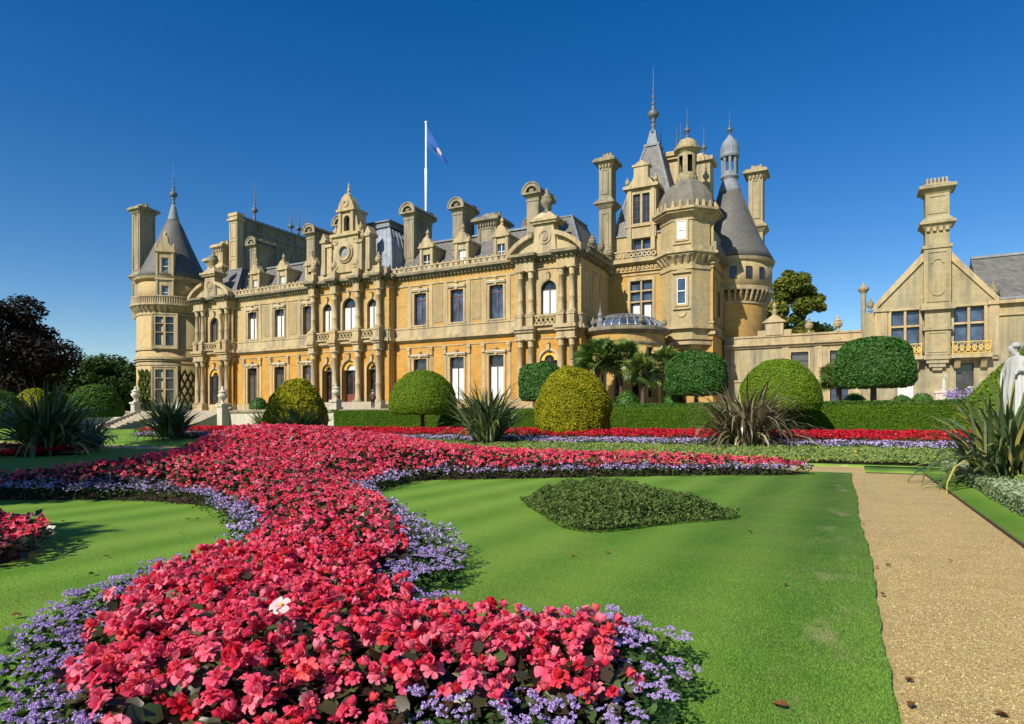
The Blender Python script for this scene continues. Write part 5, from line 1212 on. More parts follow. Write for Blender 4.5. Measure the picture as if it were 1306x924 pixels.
# bloom templates: petals of a double begonia
def bloom_template(rings, seed, nu=2, nv=2, ruffle=.10):
    r = np.random.default_rng(seed); V, F = [], []
    for (k, el, L) in rings:
        off = r.uniform(0, 6.28)
        for j in range(k):
            az = off + 2*pi*j/k + r.normal(0, .13); e = radians(el + r.normal(0, 7)); LL = L*r.uniform(.85, 1.1); b0 = len(V); w = LL*min(1.25, 2.9/k + .12)
            for v in range(nv+1):
                q = v/nv; ee = e + .55*q*(1 if el < 60 else -.3) + (-.75*q*q if el < 30 else 0)
                rad, z = LL*q*cos(ee), LL*q*sin(ee) + .02
                for u in range(nu+1):
                    s = (u/nu-.5)*w*(.35+.65*sin(pi*min(q, .85)*.62)*1.05); z2 = z + abs(u/nu-.5)*LL*.16 + (r.normal(0, ruffle*LL*.35) if v == nv else 0); rr = rad*(1 - .10*abs(u/nu-.5)*2 if v == nv else 1)
                    V.append((rr*cos(az)-s*sin(az), rr*sin(az)+s*cos(az), z2))
            n = nu+1
            F += [(b0+v*n+u, b0+v*n+u+1, b0+(v+1)*n+u+1, b0+(v+1)*n+u) for v in range(nv) for u in range(nu)]
    return np.array(V), np.array(F)
def rot_to(Nn, r):
    """random frames whose z axis is Nn"""
    t = r.normal(0, 1, Nn.shape); x = np.cross(Nn, t); x /= np.linalg.norm(x, axis=1, keepdims=True); y = np.cross(Nn, x); return x, y
def instance(T, P, Nn, S, r):
    V0, F0 = T; x, y = rot_to(Nn, r); n = len(P)
    V = P[:, None, :] + S[:, None, None]*(V0[None, :, 0:1]*x[:, None, :] + V0[None, :, 1:2]*y[:, None, :] + V0[None, :, 2:3]*Nn[:, None, :])
    F = F0[None] + (np.arange(n)*len(V0))[:, None, None]
    return V.reshape(-1, 3), F.reshape(-1, F0.shape[1]), len(V0)
def merge_instances(name, temps, P, Nn, S, mat, seed, parent=None):
    r = np.random.default_rng(seed); pick = r.integers(0, len(temps), len(P)); VV, FF, AA, b = [], [], [], 0
    for k, T in enumerate(temps):
        s = pick == k
        if not s.any(): continue
        V, F, m = instance(T, P[s], Nn[s], S[s], r); VV.append(V); FF.append(F+b); b += len(V); AA.append(np.repeat(r.uniform(0, 1, s.sum()), m))
    return np_mesh(name, np.vstack(VV), np.vstack(FF), mat, parent, np.concatenate(AA), True)
B_NEAR = [bloom_template([(7, 14, 1), (7, 32, .92), (6, 50, .78), (5, 66, .62), (4, 80, .45)], 1, 3, 3), bloom_template([(8, 5, 1), (7, 22, .95), (7, 40, .84), (6, 58, .7), (5, 74, .52)], 2, 3, 3), bloom_template([(6, 30, 1), (5, 50, .86), (4, 68, .65), (3, 80, .45)], 3, 3, 3), bloom_template([(4, 10, 1), (3, 50, .6), (2, 75, .4)], 4, 3, 3)]
B_MID = [bloom_template([(6, 14, 1), (5, 40, .85), (4, 62, .65), (3, 78, .45)], 5, 2, 2), bloom_template([(6, 22, 1), (5, 50, .8), (3, 74, .55)], 6, 2, 2), bloom_template([(5, 10, 1), (4, 50, .7), (2, 76, .45)], 7, 2, 2)]
B_FAR = [bloom_template([(5, 15, 1), (3, 60, .75)], 8, 1, 1), bloom_template([(4, 25, 1), (2, 65, .7)], 9, 1, 1)]
def up_jit(n, r, j, base=(0, 0, 1)):
    d = np.array(base) + r.normal(0, j, (n, 3)); return d/np.linalg.norm(d, axis=1, keepdims=True)
def leaf_template(seed):
    r = np.random.default_rng(seed)
    V = np.array([(0, 0, 0), (.42, .36, .05), (.9, .30, .0), (1.25, 0, -.14), (.9, -.34, .0), (.42, -.36, .05), (.6, 0, -.06)]) + r.normal(0, .03, (7, 3))
    return V, np.array([(0, 1, 2, 6), (6, 2, 3, 3), (6, 3, 4, 4), (0, 6, 4, 5)])
LEAFT = (np.array([(0, 0, 0), (.55, .42, .08), (1.15, 0, -.1), (.55, -.42, .08)]), np.array([(0, 1, 2, 3)]))
LEAF2 = (np.array([(0, 0, -.02), (.35, .42, .08), (.85, .36, .05), (1.2, 0, -.14), (.85, -.36, .05), (.35, -.42, .08), (.55, 0, -.03)]), np.array([(0, 1, 2, 6), (6, 2, 3, 4), (0, 6, 4, 5)]))

soil_mound('flower_bed_soil', MAIN, mound_main, .22)
mound_small = lambda P, d: .03 + .22*smooth(.1, 1.2, d)
soil_mound('flower_bed_soil', LEFTB, mound_small)

def ag_width(P):
    r_ = P[:, 0]*CY + P[:, 1]*SY; f = -P[:, 0]*SY + P[:, 1]*CY
    w = .35 + .15*np.sin(P[:, 0]*1.7+1)*np.sin(P[:, 1]*1.3) + .12*np.sin(P[:, 0]*4.1+P[:, 1]*3.3)
    w = w + .0*((r_ < -2.0) & (f < 5.2)) + .2*((f > 5.4) & (f < 9) & (r_ > -1.6))
    w = w + .10*((f < 3.1) & (r_ < -1.2)) + .22*((f < 3.1) & (r_ > -.75)) - .14*((f > 3.3) & (f < 5) & (r_ > -.2)) + .2*((r_ < -7.5) & (f < 14))
    back = ((f > 19) | ((r_ < -9.5) & (f > 14)))
    return np.where(back, .12, w)

# --- near plants: things of their own
SPL = 6.9
def plant_proto(kind, seed):
    r = np.random.default_rng(seed)
    e = empty('begonia_plant' if kind == 'b' else 'ageratum_plant', (0, 0, 0))
    if kind == 'b':
        n = 34; a = r.uniform(0, 6.28, n); rad = .15*np.sqrt(r.uniform(0, 1, n)); z = .09+.15*r.uniform(0, 1, n)*(1-rad/.24)
        P = np.stack([rad*np.cos(a), rad*np.sin(a), z], 1); Nn = up_jit(n, r, .45) + np.stack([np.cos(a), np.sin(a), 0*a], 1)*.45; Nn /= np.linalg.norm(Nn, axis=1, keepdims=True)
        merge_instances('foliage', [LEAF2], P, Nn, r.uniform(.06, .10, n), M['begleaf'], seed, e)
        nb = 9 + seed % 3
        for k in range(nb):
            V, F = B_NEAR[[0, 1, 2, 0, 3, 1, 2, 0][(k+seed) % 8]]; aa = 2*pi*k/nb + r.normal(0, .35); rr = (.0 if k == 0 else r.uniform(.07, .165)); s = r.uniform(.034, .056)
            d = np.array([cos(aa)*(.25+rr*3.2), sin(aa)*(.25+rr*3.2), 1.]) + r.normal(0, .28, 3); d /= np.linalg.norm(d)
            V2, F2, m = instance((V, F), np.zeros((1, 3)), d[None], np.array([s]), r)
            o = np_mesh('bloom', V2, F2, M['begonia'], e, np.full(len(V2), 0.), True); o.location = (rr*cos(aa), rr*sin(aa), r.uniform(.23, .31) - rr*.45)
            st = MB(); st.tube((0, 0, -.12), (0, 0, 0), .004, .003, 4)
    else:
        n = 85; a = r.uniform(0, 6.28, n); rad = .16*np.sqrt(r.uniform(0, 1, n)); z = .05+.15*r.uniform(0, 1, n)*(1-rad/.3)
        P = np.stack([rad*np.cos(a), rad*np.sin(a), z], 1); Nn = up_jit(n, r, .5) + np.stack([np.cos(a), np.sin(a), 0*a], 1)*.4; Nn /= np.linalg.norm(Nn, axis=1, keepdims=True)
        merge_instances('foliage', [LEAF2], P, Nn, r.uniform(.028, .048, n), M['agleaf'], seed, e)
        nh = 11 + seed % 6
        Pn, Nm = [], []
        for k in range(nh):
            aa = r.uniform(0, 6.28); rr = .165*sqrt(r.uniform(0, 1)); c = np.array([rr*cos(aa), rr*sin(aa), .235-rr*.42+r.normal(0, .015)])
            for j in range(r.integers(4, 8)):                       # a corymb of fluffy heads
                h = c + np.array([r.normal(0, .015), r.normal(0, .015), r.normal(0, .006)])
                d = r.normal(0, 1, (16, 3)); d[:, 2] = np.abs(d[:, 2]); d /= np.linalg.norm(d, axis=1, keepdims=True); Pn.append(h+d*.0085); Nm.append(d)
        Pn, Nm = np.vstack(Pn), np.vstack(Nm)
        leaf_cloud('flower_heads', Pn, Nm, .006, M['ager'], e, .8, .55, seed)
    return e
def copy_thing(e):
    c = e.copy(); COL.objects.link(c)
    for ch in e.children:
        d = ch.copy(); COL.objects.link(d); d.parent = c
    return c
LB = 'coral red begonia with bronze leaves in the nearest lobe of the curved bed'
LA = 'low lilac ageratum edging the nearest lobe of the curved bed'
NEARCUT = lambda P: (-P[:, 0]*SY + P[:, 1]*CY) < SPL
P, d = scatter_pts(MAIN, .25, 81); k = NEARCUT(P) & visible(P, 80); P, d = P[k], d[k]; H = mound_main(P, d)
isag = d < ag_width(P)
PALE = np.array(c2w((360-653)/818*3.55, 3.55)); k = np.hypot(*(P-PALE).T) > .17; P, d, H, isag = P[k], d[k], H[k], isag[k]
for kind, sel, lab, cat, grp in (('b', ~isag, LB, 'begonia', 'begonias in the nearest lobe of the bed'), ('a', isag, LA, 'ageratum', 'ageratum edging the nearest lobe')):
    protos = [plant_proto(kind, 90+i) for i in range(5)]; used = set()
    for i, ((x, y), h) in enumerate(zip(P[sel], H[sel])):
        j = random.randrange(5)
        if j in used: e = copy_thing(protos[j])
        else: e = protos[j]; used.add(j)
        e.location = (x, y, h); e.rotation_euler = (random.gauss(0, .08), random.gauss(0, .08), random.uniform(0, 6.28)); s = random.uniform(.86, 1.18); e.scale = (s, s, s)
        tag(e, lab, cat, grp)
# the odd pale bloom
X, Y = PALE; e = empty('begonia_plant', (X, Y, .19), 'single pale pink begonia bloom standing out among the red ones', 'begonia')
r = np.random.default_rng(5); nd = np.array([[.12, -.5, .86]]); V2, F2, m_ = instance(bloom_template([(5, 12, 1), (4, 22, .85)], 12, 3, 3), np.array([[X, Y, .565]]), nd, np.array([.066]), r)
o = np_mesh('bloom', V2, F2, M['palebeg'], e, np.full(len(V2), 0.), True)
m = MB((X, Y, .575)); m.lathe(.004, -.012, [(.0, 0), (.011, .004), (.013, .012), (.0, .018)], 8); m.build('stamens', M['stamen'], o)
r = np.random.default_rng(77); nn = 40; a = r.uniform(0, 6.28, nn); rad = .17*np.sqrt(r.uniform(0, 1, nn)); Nn = up_jit(nn, r, .45)
fo_ = merge_instances('foliage', [LEAF2], np.stack([rad*np.cos(a), rad*np.sin(a), .08+.17*r.uniform(0, 1, nn)], 1) + np.array([X, Y, .19]), Nn, r.uniform(.06, .1, nn), M['begleaf'], 78, e)
m = MB(); m.tube((X, Y, .19), (X, Y, .55), .005, .004, 5); s_ = m.build('stem', M['agleaf'], e); 

# --- the rest of the beds as masses
def begonia_mass(poly, hf, seed, lo, hi, name, label, sp, temps, size, mat, agw=ag_width, leafsp=.12, lift=.27, leafmat_='begleaf'):
    r = np.random.default_rng(seed)
    P, d = scatter_pts(poly, sp, seed); f = -P[:, 0]*SY + P[:, 1]*CY; k = (f >= lo) & (f < hi) & visible(P, 260) & (d > agw(P)*r.uniform(.75, 1.1, len(P)))
    patch = np.sin(P[:, 0]*5.1+P[:, 1]*2.3)+np.sin(P[:, 1]*6.3-P[:, 0]*1.9); k &= (r.uniform(0, 1, len(P)) < .88 - .35*(patch < -.9))
    P, d = P[k], d[k]; z = hf(P, d) + gz(P[:, 1]) + lift + r.normal(0, .035, len(P)); P3 = np.c_[P, z]
    out = np.c_[-(P-poly.mean(0)), np.zeros(len(P))]*0
    Nn = up_jit(len(P), r, .42, (0, -.25, 1)); o = merge_instances(name, temps, P3, Nn, r.uniform(*size, len(P)), M[mat], seed)
    tag(o, label, 'flowers', kind='stuff')
    P, d = scatter_pts(poly, leafsp, seed+1); f = -P[:, 0]*SY + P[:, 1]*CY; k = (f >= lo) & (f < hi) & visible(P, 260) & (d > agw(P)*.8); P, d = P[k], d[k]
    z = hf(P, d) + gz(P[:, 1]) + (lift+.02)*r.uniform(.3, 1, len(P)); Nn = up_jit(len(P), r, .6); tl = merge_instances('begonia_leaves', [LEAF2] if hi < 12 else [LEAFT], np.c_[P, z], Nn, r.uniform(.07, .12, len(P)), M[leafmat_], seed+2)
    tag(tl, label.replace('blooms', 'leaves'), 'foliage', kind='stuff')
begonia_mass(MAIN, mound_main, 101, SPL, 14.5, 'begonia_blooms', 'coral red begonia blooms of the middle of the curved bed', .128, B_MID, (.045, .064), 'begonia', leafsp=.07)
begonia_mass(MAIN, mound_main, 104, 14.5, 40, 'begonia_blooms', 'coral red begonia blooms of the mounded back of the curved bed', .138, B_MID, (.052, .075), 'begonia', leafsp=.10)
begonia_mass(LEFTB, mound_small, 107, 0, 40, 'begonia_blooms', 'dark red begonia blooms of the small bed at the left edge', .10, B_MID, (.040, .058), 'begonia', agw=lambda P: np.full(len(P), .05), leafsp=.08)
def ageratum_mass(poly, hf, seed, lo, hi, sp, per, size, label, agw=ag_width):
    r = np.random.default_rng(seed); P, d = scatter_pts(poly, sp, seed); f = -P[:, 0]*SY + P[:, 1]*CY; k = (f >= lo) & (f < hi) & visible(P, 260) & (d < agw(P)*1.05); P, d = P[k], d[k]
    n = len(P); h = hf(P, d) + gz(P[:, 1]); Pl = np.repeat(np.c_[P, h], per*2, 0); q = r.uniform(0, 1, len(Pl)); a = r.uniform(0, 6.28, len(Pl)); rad = sp*.75*np.sqrt(r.uniform(0, 1, len(Pl)))
    Pl = Pl + np.stack([rad*np.cos(a), rad*np.sin(a), -.02+.31*q], 1); o = leaf_cloud('ageratum_leaves', Pl, up_jit(len(Pl), r, .5), size*1.1, M['agleaf'], None, .5, .6, seed); tag(o, label.replace('flowers', 'leaves'), 'foliage', kind='stuff')
    c = np.repeat(np.c_[P, h], per, 0); a = r.uniform(0, 6.28, len(c)); rad = sp*.75*np.sqrt(r.uniform(0, 1, len(c))); c = c + np.stack([rad*np.cos(a), rad*np.sin(a), .30 - rad*.5 + r.normal(0, .03, len(c))], 1)
    c = c[r.uniform(0, 1, len(c)) < .62]; c = np.repeat(c, 6, 0) + r.normal(0, 1, (len(c)*6, 3))*np.array([.018, .018, .008]); o = leaf_cloud('ageratum_flowers', c, up_jit(len(c), r, .6), size*.55, M['ager'], None, .6, .8, seed+1); tag(o, label, 'flowers', kind='stuff')
ageratum_mass(MAIN, mound_main, 111, SPL, 14.5, .2, 12, .026, 'lilac ageratum flowers along the middle of the curved bed')
ageratum_mass(MAIN, mound_main, 113, 14.5, 40, .24, 10, .042, 'lilac ageratum flowers edging the far arms of the curved bed')

# far strips between the gravel and the hedge
def strip(name, x0, x1, y0, y1, n, size, mat, label, h, seed, soil=True, wav=.25, cat='flowers'):
    r = np.random.default_rng(seed); x = r.uniform(x0, x1, n); q = r.uniform(0, 1, n); y = y0+(y1-y0)*q + wav*np.sin(x*.8+seed)*np.sin(x*.31)
    z = gz(y) + h*(.45+.55*r.uniform(0, 1, n)**.5)*(.75+.25*np.sin(pi*q)) + .06*np.sin(x*3.1)*np.sin(y*2.7)
    P = np.stack([x, y, z], 1); k = visible(P[:, :2], 700); P = P[k]
    o = leaf_cloud(name, P, up_jit(len(P), r, .5, (0, -.4, 1)), size, M[mat], None, .6, .7, seed); tag(o, label, cat, kind='stuff')
    if soil:
        s = sheet('bed_soil', np.linspace(x0, x1, 20), np.linspace(y0, y1, 8), .02, M['soil'])
strip('green_bedding', -22, 6.5, 25.3, 30.6, 52000, .055, 'santo', 'pale green bedding with yellow flecks beyond the gravel', .22, 121, cat='bedding plants')
strip('ageratum_leaves', -50, 7.2, 30.4, 33.2, 26000, .06, 'agleaf', 'green leaves of the long lilac band', .27, 120, False, cat='foliage')
strip('ageratum_flowers', -50, 7.2, 30.6, 33.0, 24000, .045, 'ager', 'lilac ageratum flowers in a long band before the red band', .30, 122)
strip('begonia_blooms', -53, 7.4, 33.0, 36.8, 46000, .062, 'redbeg', 'scarlet begonia blooms in the long band under the hedge', .55, 123)
strip('begonia_leaves', -53, 7.4, 32.6, 36.8, 20000, .07, 'begleaf', 'dark leaves under the scarlet band below the hedge', .36, 124, False, cat='foliage')
strip('begonia_blooms', -43, -31.5, 14.6, 17.4, 9000, .065, 'redbeg', 'scarlet begonia blooms in the shaded bed at the far left', .40, 125)
strip('ageratum_flowers', 4.4, 8.5, 10, 24.0, 26000, .05, 'ager', 'lilac ageratum flowers in the bed right of the gravel', .34, 126)
strip('yellow_bedding', 3.25, 4.5, 10, 24.0, 16000, .045, 'santo', 'yellow green bedding beside the silvery border', .30, 127, cat='bedding plants')
strip('ageratum_leaves', 4.2, 8.6, 10, 24.0, 22000, .05, 'agleaf', 'green leaves of the lilac bed right of the gravel', .30, 119, False, cat='foliage')
strip('begonia_blooms', 5.2, 8.4, 18.5, 21.5, 5000, .06, 'redbeg', 'scarlet begonia blooms below the spiky plant at the right edge', .5, 128, False)
hb = hedge('low_border', 2.55, 3.2, 7, 24.2, 0.0, .26, 30000, .035, M['silver'], 'low silvery green clipped border along the gravel path', 129)

# the shrubby diamond in the lawn
DIA = smooth_poly(poly_w([(.05, 12.9), (.45, 10.6), (.78, 9.1), (1.3, 9.0), (2.6, 9.9), (3.85, 10.35), (3.5, 11.4), (2.5, 14.6), (1.9, 15.0)]), 1)
hd = lambda P, d: .02 + .12*smooth(0, .9, d)
soil_mound('shrub_bed_soil', DIA, hd, .2)
r = np.random.default_rng(131); P, d = scatter_pts(DIA, .028, 131); h = hd(P, d); q = r.uniform(0, 1, len(P))
z = h + (.10+.16*smooth(0, .5, d))*(.25+.75*q**.6)*(.8+.35*np.sin(P[:, 0]*7)*np.sin(P[:, 1]*6.1+P[:, 0]*2)); o = leaf_cloud('ground_cover_shrub', np.c_[P, z], up_jit(len(P), r, .6), .032, M['shrub'], None, .6, .5, 131, np.clip(.25+.5*q, 0, 1)*.9+.12*(r.uniform(0, 1, len(P)) > .965))
tag(o, 'diamond shaped patch of dull green shrubby ground cover in the lawn', 'ground cover', kind='stuff')

# ------------------------------------------------------------------ grass blades and loose gravel close to the camera
r = np.random.default_rng(141); n = 620000
f = 2.6 + 10.5*r.beta(.9, 2.6, n); rr = r.uniform(-.9, .9, n)*f; X, Y = rr*CY - f*SY, rr*SY + f*CY; P = np.stack([X, Y], 1)
ed = np.array([PE(v) for v in np.linspace(-4, 24, 600)]); k = X < np.interp(Y, np.linspace(-4, 24, 600), ed) + r.normal(0, .012, n)
P = P[k]; f = f[k]; i1, _ = inside_dist(P, MAIN); i2, _ = inside_dist(P, DIA); i3, _ = inside_dist(P, LEFTB); k = ~(i1 | i2 | i3); P, f = P[k], f[k]; n = len(P)
a = r.uniform(0, 6.28, n); hgt = r.uniform(.007, .017, n)*np.clip(1.25-f/13, .3, 1); w = .0009*(1+f*.22); ln = r.normal(0, .007, (n, 2)); b = np.c_[P, np.zeros(n)-.002]
dx = np.stack([np.cos(a), np.sin(a), 0*a], 1)*w[:, None]; V = np.stack([b-dx, b+dx, b+np.c_[ln, hgt]], 1).reshape(-1, 3)
o = np_mesh('grass_blades', V, np.arange(3*n).reshape(n, 3), M['blade']); tag(o, 'short mown grass of the near lawn', 'grass', kind='stuff')
def stonemat():
    m, n_, b_ = new_mat('loose_gravel'); a_ = N(n_, 'ShaderNodeAttribute', attribute_name='var')
    n_.links.new(ramp(n_, a_.outputs['Fac'], [(0, (.34, .225, .085)), (.3, (.43, .305, .10)), (.7, (.54, .40, .15)), (1, (.73, .60, .30))]), b_.inputs['Base Color']); b_.inputs['Roughness'].default_value = .7; return m
M['stone'] = stonemat()
r = np.random.default_rng(142); n = 60000; Y = 2.2 + 15*r.beta(.9, 2.8, n); X = r.uniform(.26, 2.0, n); P3 = np.stack([X, Y, np.full(n, -.047)], 1)
oct_ = (np.array([(1, 0, 0), (0, 1, 0), (-1, 0, 0), (0, -1, 0), (0, 0, .8), (0, 0, -.4)]), np.array([(0, 1, 4, 4), (1, 2, 4, 4), (2, 3, 4, 4), (3, 0, 4, 4)]))
V, F, m_ = instance(oct_, P3, up_jit(n, r, .35), r.uniform(.0028, .0062, n), r)
o = np_mesh('gravel_stones', V, F[:, :3], M['stone'], None, np.repeat(r.uniform(0, 1, n), m_)); tag(o, 'loose golden gravel on the path', 'gravel', kind='stuff')

# fallen leaves
def fallen_leaf(px, py, s, label, group):
    t = 1.6*818/(py-536); X, Y = c2w((px-653)/818*t, t); V, F = LEAF2; rr = random.uniform(0, 6.28); z = .012 if X < PE(Y) else -.035
    c, n_ = cos(rr), sin(rr); P = np.array([(s*(v[0]-.6)*c - s*v[1]*.8*n_, s*(v[0]-.6)*n_ + s*v[1]*.8*c, s*(abs(v[1])*.42 + abs(random.gauss(0, .14))) + .002) for v in V])
    o = np_mesh('fallen_leaf', P, F, M['terra']); o.location = (X, Y, z+.003); tag(o, label, 'leaf', group)
for px, py in ((730, 711), (826, 672), (775, 707), (1001, 748), (586, 648), (604, 645), (240, 664), (230, 682), (251, 664), (136, 712), (117, 735), (104, 762), (20, 790), (80, 667), (957, 681), (995, 905)): fallen_leaf(px, py, random.uniform(.05, .08), 'curled brown leaf lying on the mown lawn', 'fallen leaves on the lawn')
for px, py in ((1101, 667), (1118, 720), (1133, 718), (1126, 755), (1212, 712), (1160, 862), (1161, 893), (1277, 905)): fallen_leaf(px, py, random.uniform(.05, .085), 'curled brown leaf lying on the golden gravel path', 'fallen leaves on the gravel')

# ------------------------------------------------------------------ flag, person, statues
m = MB(); m.lathe(-42.7, 60, [(.13, 17), (.12, 26), (.16, 30.2), (.10, 30.25), (.09, 35.3), (.0, 35.3)], 10); m.lathe(-42.7, 60, [(.0, 35.3), (.15, 35.4), (.15, 35.55), (.0, 35.65)], 8)
tag(m.build('flagpole', M['polewhite'], None, True), 'tall white flagpole rising behind the central dome roof', 'flagpole')
def flagmat():
    m_, n_, b_ = new_mat('blue_flag_cloth'); at_ = N(n_, 'ShaderNodeAttribute', attribute_name='var')
    c = ramp(n_, at_.outputs['Fac'], [(0, (.004, .075, .30)), (.5, (.004, .075, .30)), (.52, (.70, .50, .10)), (.75, (.80, .75, .6)), (1, (.55, .35, .06))]); n_.links.new(c, b_.inputs['Base Color']); b_.inputs['Roughness'].default_value = .8; return m_
M['flag'] = flagmat()
nu, nv = 26, 12; V, A = [], []
for i in range(nu+1):
    q = i/nu
    for j in range(nv+1):
        s = j/nv; wd = 2.05*(1-q)**1.1+.22; z = 35.0 - 4.55*q**.95 - s*wd*(1 if q < .5 else 1) ; x = -42.6 + 2.75*q**.9 - s*(.25*q); y = 60 + .16*sin(q*7+s*5)*(.3+q) + .2*sin(s*9)*q
        V.append((x, y, z)); A.append(.9 if (.50 < q < .72 and .15 < s < .75 and (i*3+j*5) % 4) else 0)
i = (np.arange(nu)[:, None]*(nv+1) + np.arange(nv)[None]).ravel(); F = np.stack([i, i+1, i+nv+2, i+nv+1], 1)
tag(np_mesh('flag', np.array(V), F, M['flag'], None, np.array(A, float), True), 'drooping blue flag with a small gold emblem on the white pole', 'flag')

def skin_mesh(name, J, Ed, R, mat, parent, loc, rotz=0, s=1.0, sub=2):
    """J: joints, Ed: edges, R: radii (x,y)"""
    me = bpy.data.meshes.new(name+'_rig'); me.from_pydata([tuple(v) for v in J], Ed, []); o = bpy.data.objects.new(name+'_rig', me); COL.objects.link(o)
    o.modifiers.new('Skin', 'SKIN'); o.modifiers.new('Sub', 'SUBSURF').levels = sub
    for k, rr in enumerate(R):
        me.skin_vertices[0].data[k].radius = rr if isinstance(rr, tuple) else (rr, rr)
        me.skin_vertices[0].data[k].use_root = (k == 0)
    dg = bpy.context.evaluated_depsgraph_get(); ev = o.evaluated_get(dg); m2 = bpy.data.meshes.new_from_object(ev)
    bpy.data.objects.remove(o, do_unlink=True); bpy.data.meshes.remove(me)
    m2.materials.clear(); m2.name = name
    for p in m2.polygons: p.use_smooth = True
    c, n_ = cos(rotz), sin(rotz); off = np.array(worg(parent)) if parent is not None else np.zeros(3)
    for v in m2.vertices:
        x, y, z = v.co*s; v.co = (loc[0]+x*c-y*n_-off[0], loc[1]+x*n_+y*c-off[1], loc[2]+z-off[2])
    return link_mesh(name, m2, mat, parent)
# standing figure facing -Y; heights for 1.75 m
def body(lh=(-.27, -.02, .84), rh=(.27, -.02, .84), le=(-.27, .03, 1.12), re=(.27, .03, 1.12), lf=(-.10, 0, .05), rf=(.10, 0, .05), lk=(-.10, -.01, .50), rk=(.10, -.01, .50), head=(0, -.01, 1.63)):
    J = [(0, 0, .95), (0, 0, 1.12), (0, .01, 1.30), (0, 0, 1.42), (0, 0, 1.50), (head[0]*.6, head[1]-.0, 1.56), head, (head[0], head[1], head[2]+.09),
         (-.17, .01, 1.39), le, lh, (lh[0], lh[1]-.03, lh[2]-.11), (.17, .01, 1.39), re, rh, (rh[0], rh[1]-.03, rh[2]-.11),
         (-.10, 0, .86), lk, lf, (lf[0]-.02, lf[1]-.16, .03), (.10, 0, .86), rk, rf, (rf[0]+.02, rf[1]-.16, .03), (head[0], head[1]-.085, head[2]-.01)]
    E_ = [(0, 1), (1, 2), (2, 3), (3, 4), (4, 5), (5, 6), (6, 7), (3, 8), (8, 9), (9, 10), (10, 11), (3, 12), (12, 13), (13, 14), (14, 15), (0, 16), (16, 17), (17, 18), (18, 19), (0, 20), (20, 21), (21, 22), (22, 23), (6, 24)]
    R = [(.16, .11), (.145, .10), (.165, .115), (.14, .10), .055, .055, (.085, .10), (.06, .075), .065, .048, .032, .03, .065, .048, .032, .03, .09, .062, .042, .035, .09, .062, .042, .035, .022]
    return J, E_, R
X, Y = c2w((475.5-653)/818*58.5, 58.5); pe = empty('person', (X, Y, TZ), 'person seen from behind in a brown coat and dark trousers before the house', 'person')
J, E_, R = body(lh=(-.24, -.10, .95), rh=(.24, -.10, .95)); skin_mesh('body', J, E_, R, M['skin'], pe, (X, Y, TZ), pi+.2, 1.0)
cj = [(0, 0, .84), (0, 0, 1.1), (0, .01, 1.3), (0, 0, 1.43), (-.185, .01, 1.39), (-.28, .03, 1.12), (-.25, -.09, .98), (.185, .01, 1.39), (.28, .03, 1.12), (.25, -.09, .98)]
skin_mesh('coat', cj, [(0, 1), (1, 2), (2, 3), (3, 4), (4, 5), (5, 6), (3, 7), (7, 8), (8, 9)], [(.21, .16), (.19, .15), (.195, .15), (.14, .115), .085, .068, .055, .085, .068, .055], M['coat'], pe, (X, Y, TZ), pi+.2)
skin_mesh('trousers', [(0, 0, .93), (-.10, 0, .84), (-.10, -.01, .5), (-.10, 0, .09), (.10, 0, .84), (.10, -.01, .5), (.10, 0, .09)], [(0, 1), (1, 2), (2, 3), (0, 4), (4, 5), (5, 6)], [(.175, .13), .105, .08, .065, .105, .08, .065], M['trouser'], pe, (X, Y, TZ), pi+.2)
m = MB((X, Y, TZ)); m.lathe(0, -.005, [(.085, 1.60), (.108, 1.66), (.10, 1.73), (.06, 1.775), (.0, 1.785)], 14); m.build('hair', M['hair'], pe, True)

def statue(px, t, zb, s, rot, label, pose, ped=(.4, 1.0), robe=None):
    X, Y = c2w((px-653)/818*t, t); z0 = TZ if t > 40 else .02
    e = empty('marble_statue', (X, Y, z0), label, 'statue', None)
    J, E_, R = body(**pose); skin_mesh('figure', J, E_, R, M['marble'], e, (X, Y, zb), rot, s)
    m = MB((X, Y, 0), rot); w = ped[0]
    m.box(-w*1.2, w*1.2, -w*1.2, w*1.2, z0-.05, z0+.2); m.box(-w, w, -w, w, z0+.2, zb-.16); m.box(-w*1.15, w*1.15, -w*1.15, w*1.15, zb-.16, zb+.01); m.build('pedestal', M['white'], e)
    m = MB((X, Y, zb), rot); m.lathe(0, -.01*s, [(.08*s, 1.665*s), (.098*s, 1.69*s), (.09*s, 1.74*s), (.05*s, 1.775*s), (.0, 1.785*s)], 12); m.lathe(0, .09*s, [(.0, 1.6*s), (.05*s, 1.64*s), (.05*s, 1.69*s), (.0, 1.73*s)], 8); m.build('hair', M['marble'], e, True)
    if robe:
        nf = 72; V = []; lv = robe
        for z, rx, ry, fold in lv:
            for k in range(nf):
                a = 2*pi*k/nf; f_ = 1 + fold*(sin(a*9+z*2.2)+.6*sin(a*14-z*3+1)); V.append((rx*s*f_*cos(a), ry*s*f_*sin(a)+.01, z*s))
        i = np.arange(len(lv)-1)[:, None]*nf; k = np.arange(nf)[None]; F = np.stack([(i+k).ravel(), (i+(k+1) % nf).ravel(), (i+nf+(k+1) % nf).ravel(), (i+nf+k).ravel()], 1)
        V = np.array(V); c, n_ = cos(rot), sin(rot); V = np.stack([X+V[:, 0]*c-V[:, 1]*n_, Y+V[:, 0]*n_+V[:, 1]*c, zb+V[:, 2]], 1); np_mesh('robe', V, F, M['marble'], e, None, True)
    return e
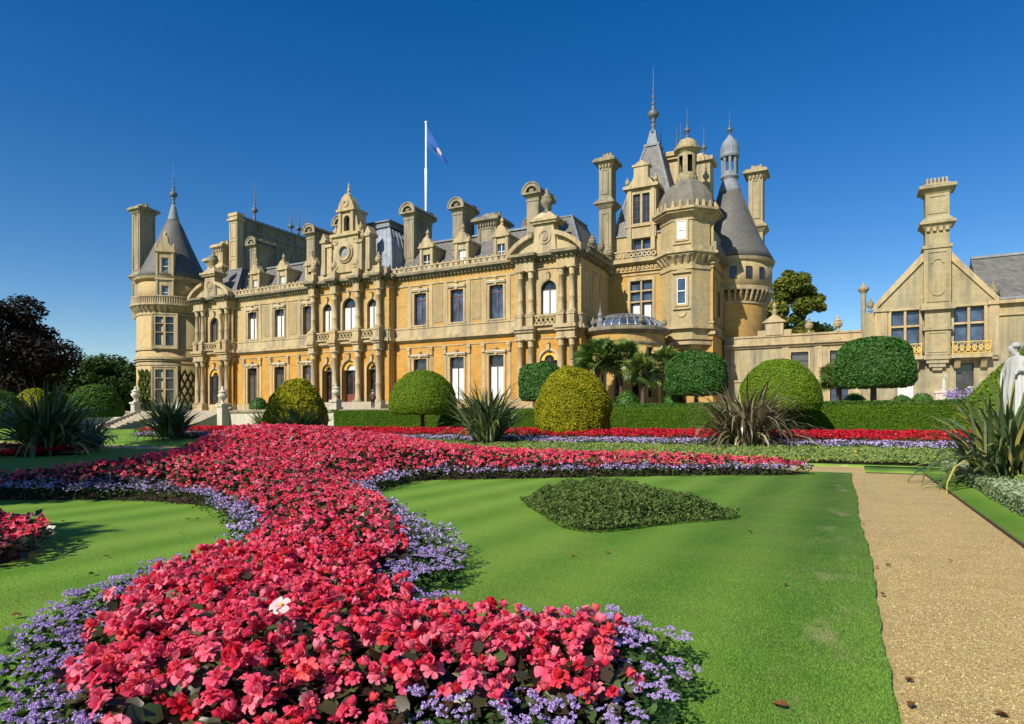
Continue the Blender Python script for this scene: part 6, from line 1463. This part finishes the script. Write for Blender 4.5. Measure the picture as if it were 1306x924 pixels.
statue(1296, 20.5, 1.5, 1.45, -.9, 'large draped white marble statue behind the spiky plant at the right edge', dict(lh=(-.30, -.06, .88), rh=(.20, -.22, 1.15), le=(-.33, .02, 1.14), re=(.31, -.02, 1.14), head=(-.05, -.05, 1.64)), (.5, 1.0),
       [(.02, .36, .33, .10), (.3, .31, .28, .09), (.7, .27, .22, .07), (.98, .24, .18, .05), (1.12, .21, .155, .035), (1.3, .235, .16, .03), (1.40, .215, .14, .02), (1.46, .12, .09, .01)])
statue(1242, 50.5, 4.25, 1.04, -.5, 'small white marble statue standing on a pedestal below the gilded balcony', dict(lh=(-.16, -.22, 1.02), rh=(.10, -.25, 1.05), le=(-.30, -.04, 1.15), re=(.30, -.04, 1.15), rf=(.2, 0, .05), rk=(.17, -.03, .5), head=(.02, -.06, 1.62)), (.42, 1.0))
statue(1203, 51, 3.9, .95, -.4, 'slender white marble statue beneath the chimney corbel', dict(lh=(-.18, -.05, .86), rh=(.16, -.12, 1.1)), (.4, .7), [(.02, .2, .18, .05), (.5, .17, .15, .05), (.95, .17, .13, .03), (1.1, .15, .11, .02)])
# planters and dark foliage by the gabled wing
def planter(px, t, label, seed):
    X, Y = c2w((px-653)/818*t, t); e = empty('planter', (X, Y, TZ), label, 'planter'); m = MB((X, Y, TZ)); m.frust((-.35, .35, -.35, .35), 0, (-.45, .45, -.45, .45), .6); m.box(-.5, .5, -.5, .5, .6, .7); m.build('box', M['lead'], e)
    r = np.random.default_rng(seed); n = 500; P = np.stack([r.normal(0, .3, n), r.normal(0, .3, n), .75+abs(r.normal(0, .25, n))], 1)+np.array([X, Y, TZ]); leaf_cloud('flowers', P, up_jit(n, r, .6), .07, M['ager'], e, .6, .6, seed)
planter(1216, 49, 'lead planter with lilac flowers left of the small statue', 151); planter(1237, 49.5, 'lead planter with lilac flowers at the foot of the small statue', 152)
for i, (px, t, R_, lab) in enumerate(((1176, 50, .9, 'dark leafy shrub under the gilded balcony'), (1150, 51, .8, 'dark leafy shrub right of the clipped tree trunk'), (1090, 50, .9, 'loose shrub left of the clipped tree trunk'), (1225, 51, .9, 'spreading shrub between the two small statues'), (330, 57, .8, 'green shrub on the terrace below the west windows'), (800, 52, 1.1, 'dark shrubs at the foot of the palms'), (860, 48, .9, 'low dark shrub beneath the leafy clipped tree'))):
    X, Y = c2w((px-653)/818*t, t); r = np.random.default_rng(160+i); n = 2200; d = r.normal(0, 1, (n, 3)); d /= np.linalg.norm(d, axis=1, keepdims=True); d[:, 2] = np.abs(d[:, 2])
    P = np.array([X, Y, TZ]) + d*(R_*r.uniform(.5, 1.05, n))[:, None]*np.array([1, 1, 1.2]); o = leaf_cloud('garden_shrub', P, d, .12, M['laurel'], None, .7, .5, 160+i); tag(o, lab, 'shrub')
